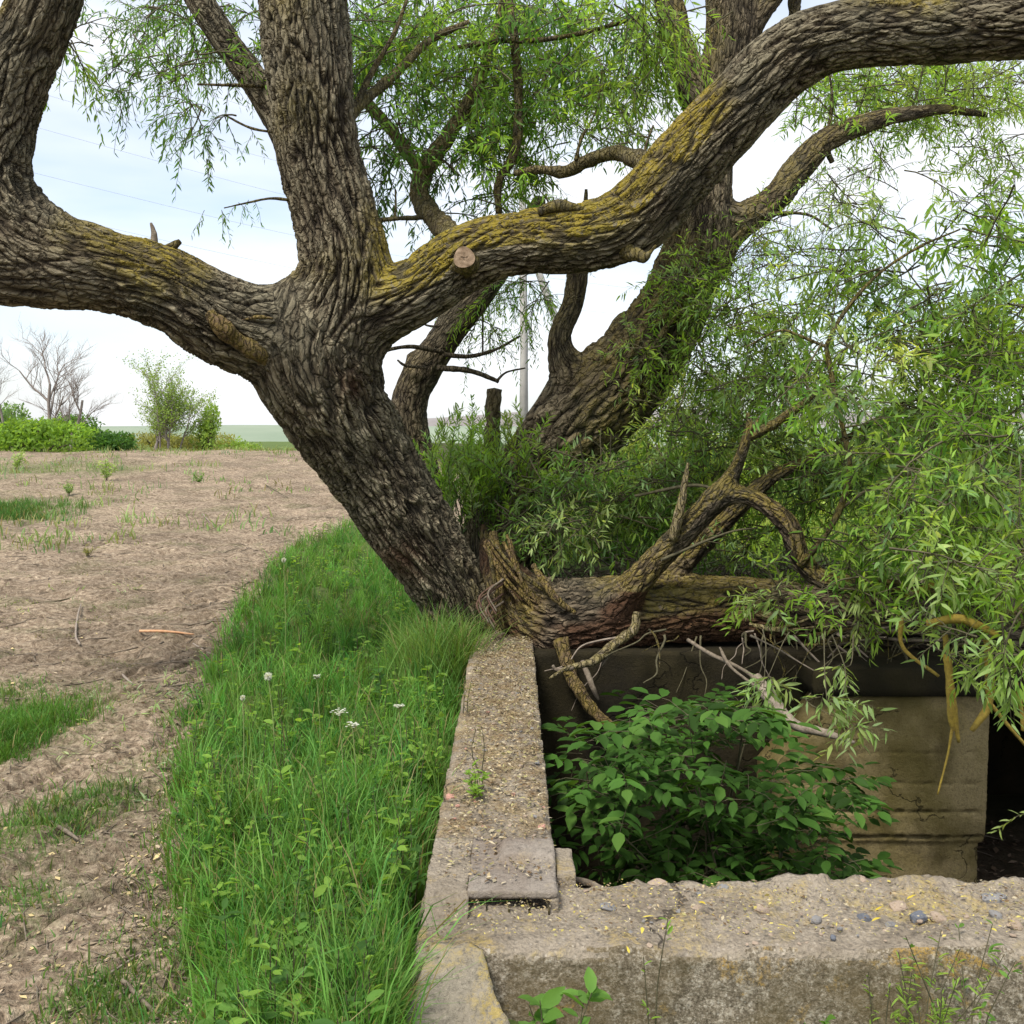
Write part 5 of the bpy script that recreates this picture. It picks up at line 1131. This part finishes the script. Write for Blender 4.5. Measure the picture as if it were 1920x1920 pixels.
bush('bright green rounded bush at the far left edge behind the field', 60, 785, 190, 33, 5200, 'fresh', .16)
bush('dark green low bush right of the bright green bush', 225, 806, 90, 34, 2600, 'dark', .14)
bush('dull green bush filling the gap behind the dark low bush', 150, 775, 150, 40, 4500, 'mid', .16)
bush('pale scrub at the foot of the bare shrub on the field edge', 320, 815, 190, 40, 5000, 'olive', .14)
bush('small leafy green tree right of the bare shrub on the field edge', 392, 745, 58, 38, 2000, 'far', .14, name='small_tree')
bush('low green scrub reaching toward the distant hills', 440, 822, 120, 48, 3000, 'far', .16)
bush('grey-green bush behind the bright one at far left', 20, 752, 120, 45, 4000, 'grey', .2)
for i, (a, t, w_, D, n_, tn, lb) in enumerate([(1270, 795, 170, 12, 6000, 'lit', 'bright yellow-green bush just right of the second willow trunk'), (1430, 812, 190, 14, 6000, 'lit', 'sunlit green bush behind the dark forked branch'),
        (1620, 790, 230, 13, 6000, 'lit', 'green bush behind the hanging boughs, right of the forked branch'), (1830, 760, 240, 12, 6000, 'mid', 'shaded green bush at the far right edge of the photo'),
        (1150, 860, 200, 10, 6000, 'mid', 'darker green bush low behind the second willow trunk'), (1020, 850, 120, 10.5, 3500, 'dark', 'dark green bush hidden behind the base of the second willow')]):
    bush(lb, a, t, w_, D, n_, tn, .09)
def bare(label, cx, base_py, top_py, D, seed, mt, spread=.5, depth=5, name='bare_tree', leaves=None, wpx=1, r0=.07, nb=4):
    rs = random.Random(seed); x = P(cx, base_py, D)[0]; g = np.array([x, D, float(gz(np.array([x]), np.array([D]))[0])]); H = P(cx, top_py, D)[2]-g[2]; e = empty(name, label, 'tree' if name != 'bare_shrub' else 'shrub'); e.location = tuple(g)
    T_ = Tubes(); TT = Tubes(); L_ = Leaves()
    def rec(p, d, ln, r, k, T_cur):
        pts = [p]; dd = d
        for i in range(4): dd = nrm(dd+np.array([rs.gauss(0, .13), rs.gauss(0, .13), rs.gauss(.03, .08)])); pts.append(pts[-1]+dd*ln/4)
        T_cur.add(np.column_stack([np.array(pts), np.linspace(r, r*.55, 5)]), 4 if k > 2 else 3)
        if leaves and k < 2:
            n = 6; L_.add(np.array(pts)[RNG.integers(0, 5, n)]+RNG.normal(size=(n, 3))*.08, nrm(RNG.normal(size=(n, 3))), nrm(RNG.normal(size=(n, 3))+[0, 0, 1]), np.full(n, .09), np.full(n, .04), np.tile(TONE[leaves], (n, 1))*RNG.uniform(.7, 1.2, (n, 1)))
        if k == 0: return
        for i in range(nb+1 if k > 1 else 5):
            j = rs.randint(1, 4); a = rs.uniform(0, 6.28); nd = nrm(dd+np.array([math.cos(a), math.sin(a)*.8, .1])*spread*1.6*rs.uniform(.6, 1.2)); rec(pts[j], nd, ln*rs.uniform(.5, .72), r*.45, k-1, TT)
    if name == 'bare_shrub':
        for i in range(9): rec(np.array([rs.gauss(0, .25), rs.gauss(0, .25), 0]), nrm(np.array([rs.gauss(0, .22), rs.gauss(0, .2), 1])), H*rs.uniform(.35, .55), .035, 3, T_)
    else: rec(np.zeros(3), nrm(np.array([rs.gauss(0, .08)-.12, 0, 1])), H*.52, r0, depth, T_)
    obj('trunk', T_.mesh('trunk', mt), e); obj('twigs', TT.mesh('twigs', mt), e, kind='stuff')
    if leaves: obj('foliage', leaf_mesh('foliage', L_.arr(), DIAM, M_LEAF), e, kind='stuff')
M_PALETW = wood_mat('pale_twigs', (.20, .17, .15), (.30, .26, .23), 4)
bare('tall leafless tree with leaning trunk beneath the left limb', 95, 800, 600, 38, 3, M_PALETW, .55, 4, r0=.09)
bare('shorter leafless tree right of the tall one', 130, 800, 655, 38, 8, M_PALETW, .6, 4, r0=.08)
bare('leafless tree cut off by the left edge of the photo', 5, 800, 650, 40, 14, M_PALETW, .6, 4, r0=.07)
bare('nearly leafless shrub with fine upright twigs left of the leafy small tree', 305, 835, 670, 37, 21, M_PALETW, .45, 4, name='bare_shrub', leaves='far')
# utility pole and wires
pole = empty('utility_pole', 'concrete utility pole with slanting strut seen through the trees', 'pole'); pole.location = tuple(P(982, 845, 42))
branch_obj('post', np.array([[*P(982, 860, 42), .18], [*P(982, 650, 42), .17], [*P(980, 430, 42), .15], [*P(980, 250, 42), .13]]), M_CONCPOLE, pole, sides=8)
branch_obj('strut', np.array([[*P(1100, 850, 42.5), .17], [*P(1056, 640, 42.3), .16], [*P(1008, 505, 42.1), .15], [*P(980, 425, 42), .14]]), M_CONCPOLE, pole, sides=8); fix_parent(pole)
for i, (y0, y1) in enumerate(((40, 330), (165, 370), (235, 420), (330, 470), (405, 520))):
    A_, B_ = P(-200, y0-70, 60), P(1250, y1+80, 90); mid = (A_+B_)/2-np.array([0, 0, 1.2]); T_ = Tubes(); T_.add(np.column_stack([catmull(np.array([A_, mid, B_]), 24), np.full(24, .007)]), 4)
    o = obj('power_line', T_.mesh('power_line', M_WIRE), None, ('topmost', 'second from top', 'middle', 'second lowest', 'lowest')[i]+' of the faint power lines crossing the sky at left', 'wire', 'power lines across the sky')
print('done', round(time.time()-T0, 1), sum(len(m.polygons) for m in bpy.data.meshes))
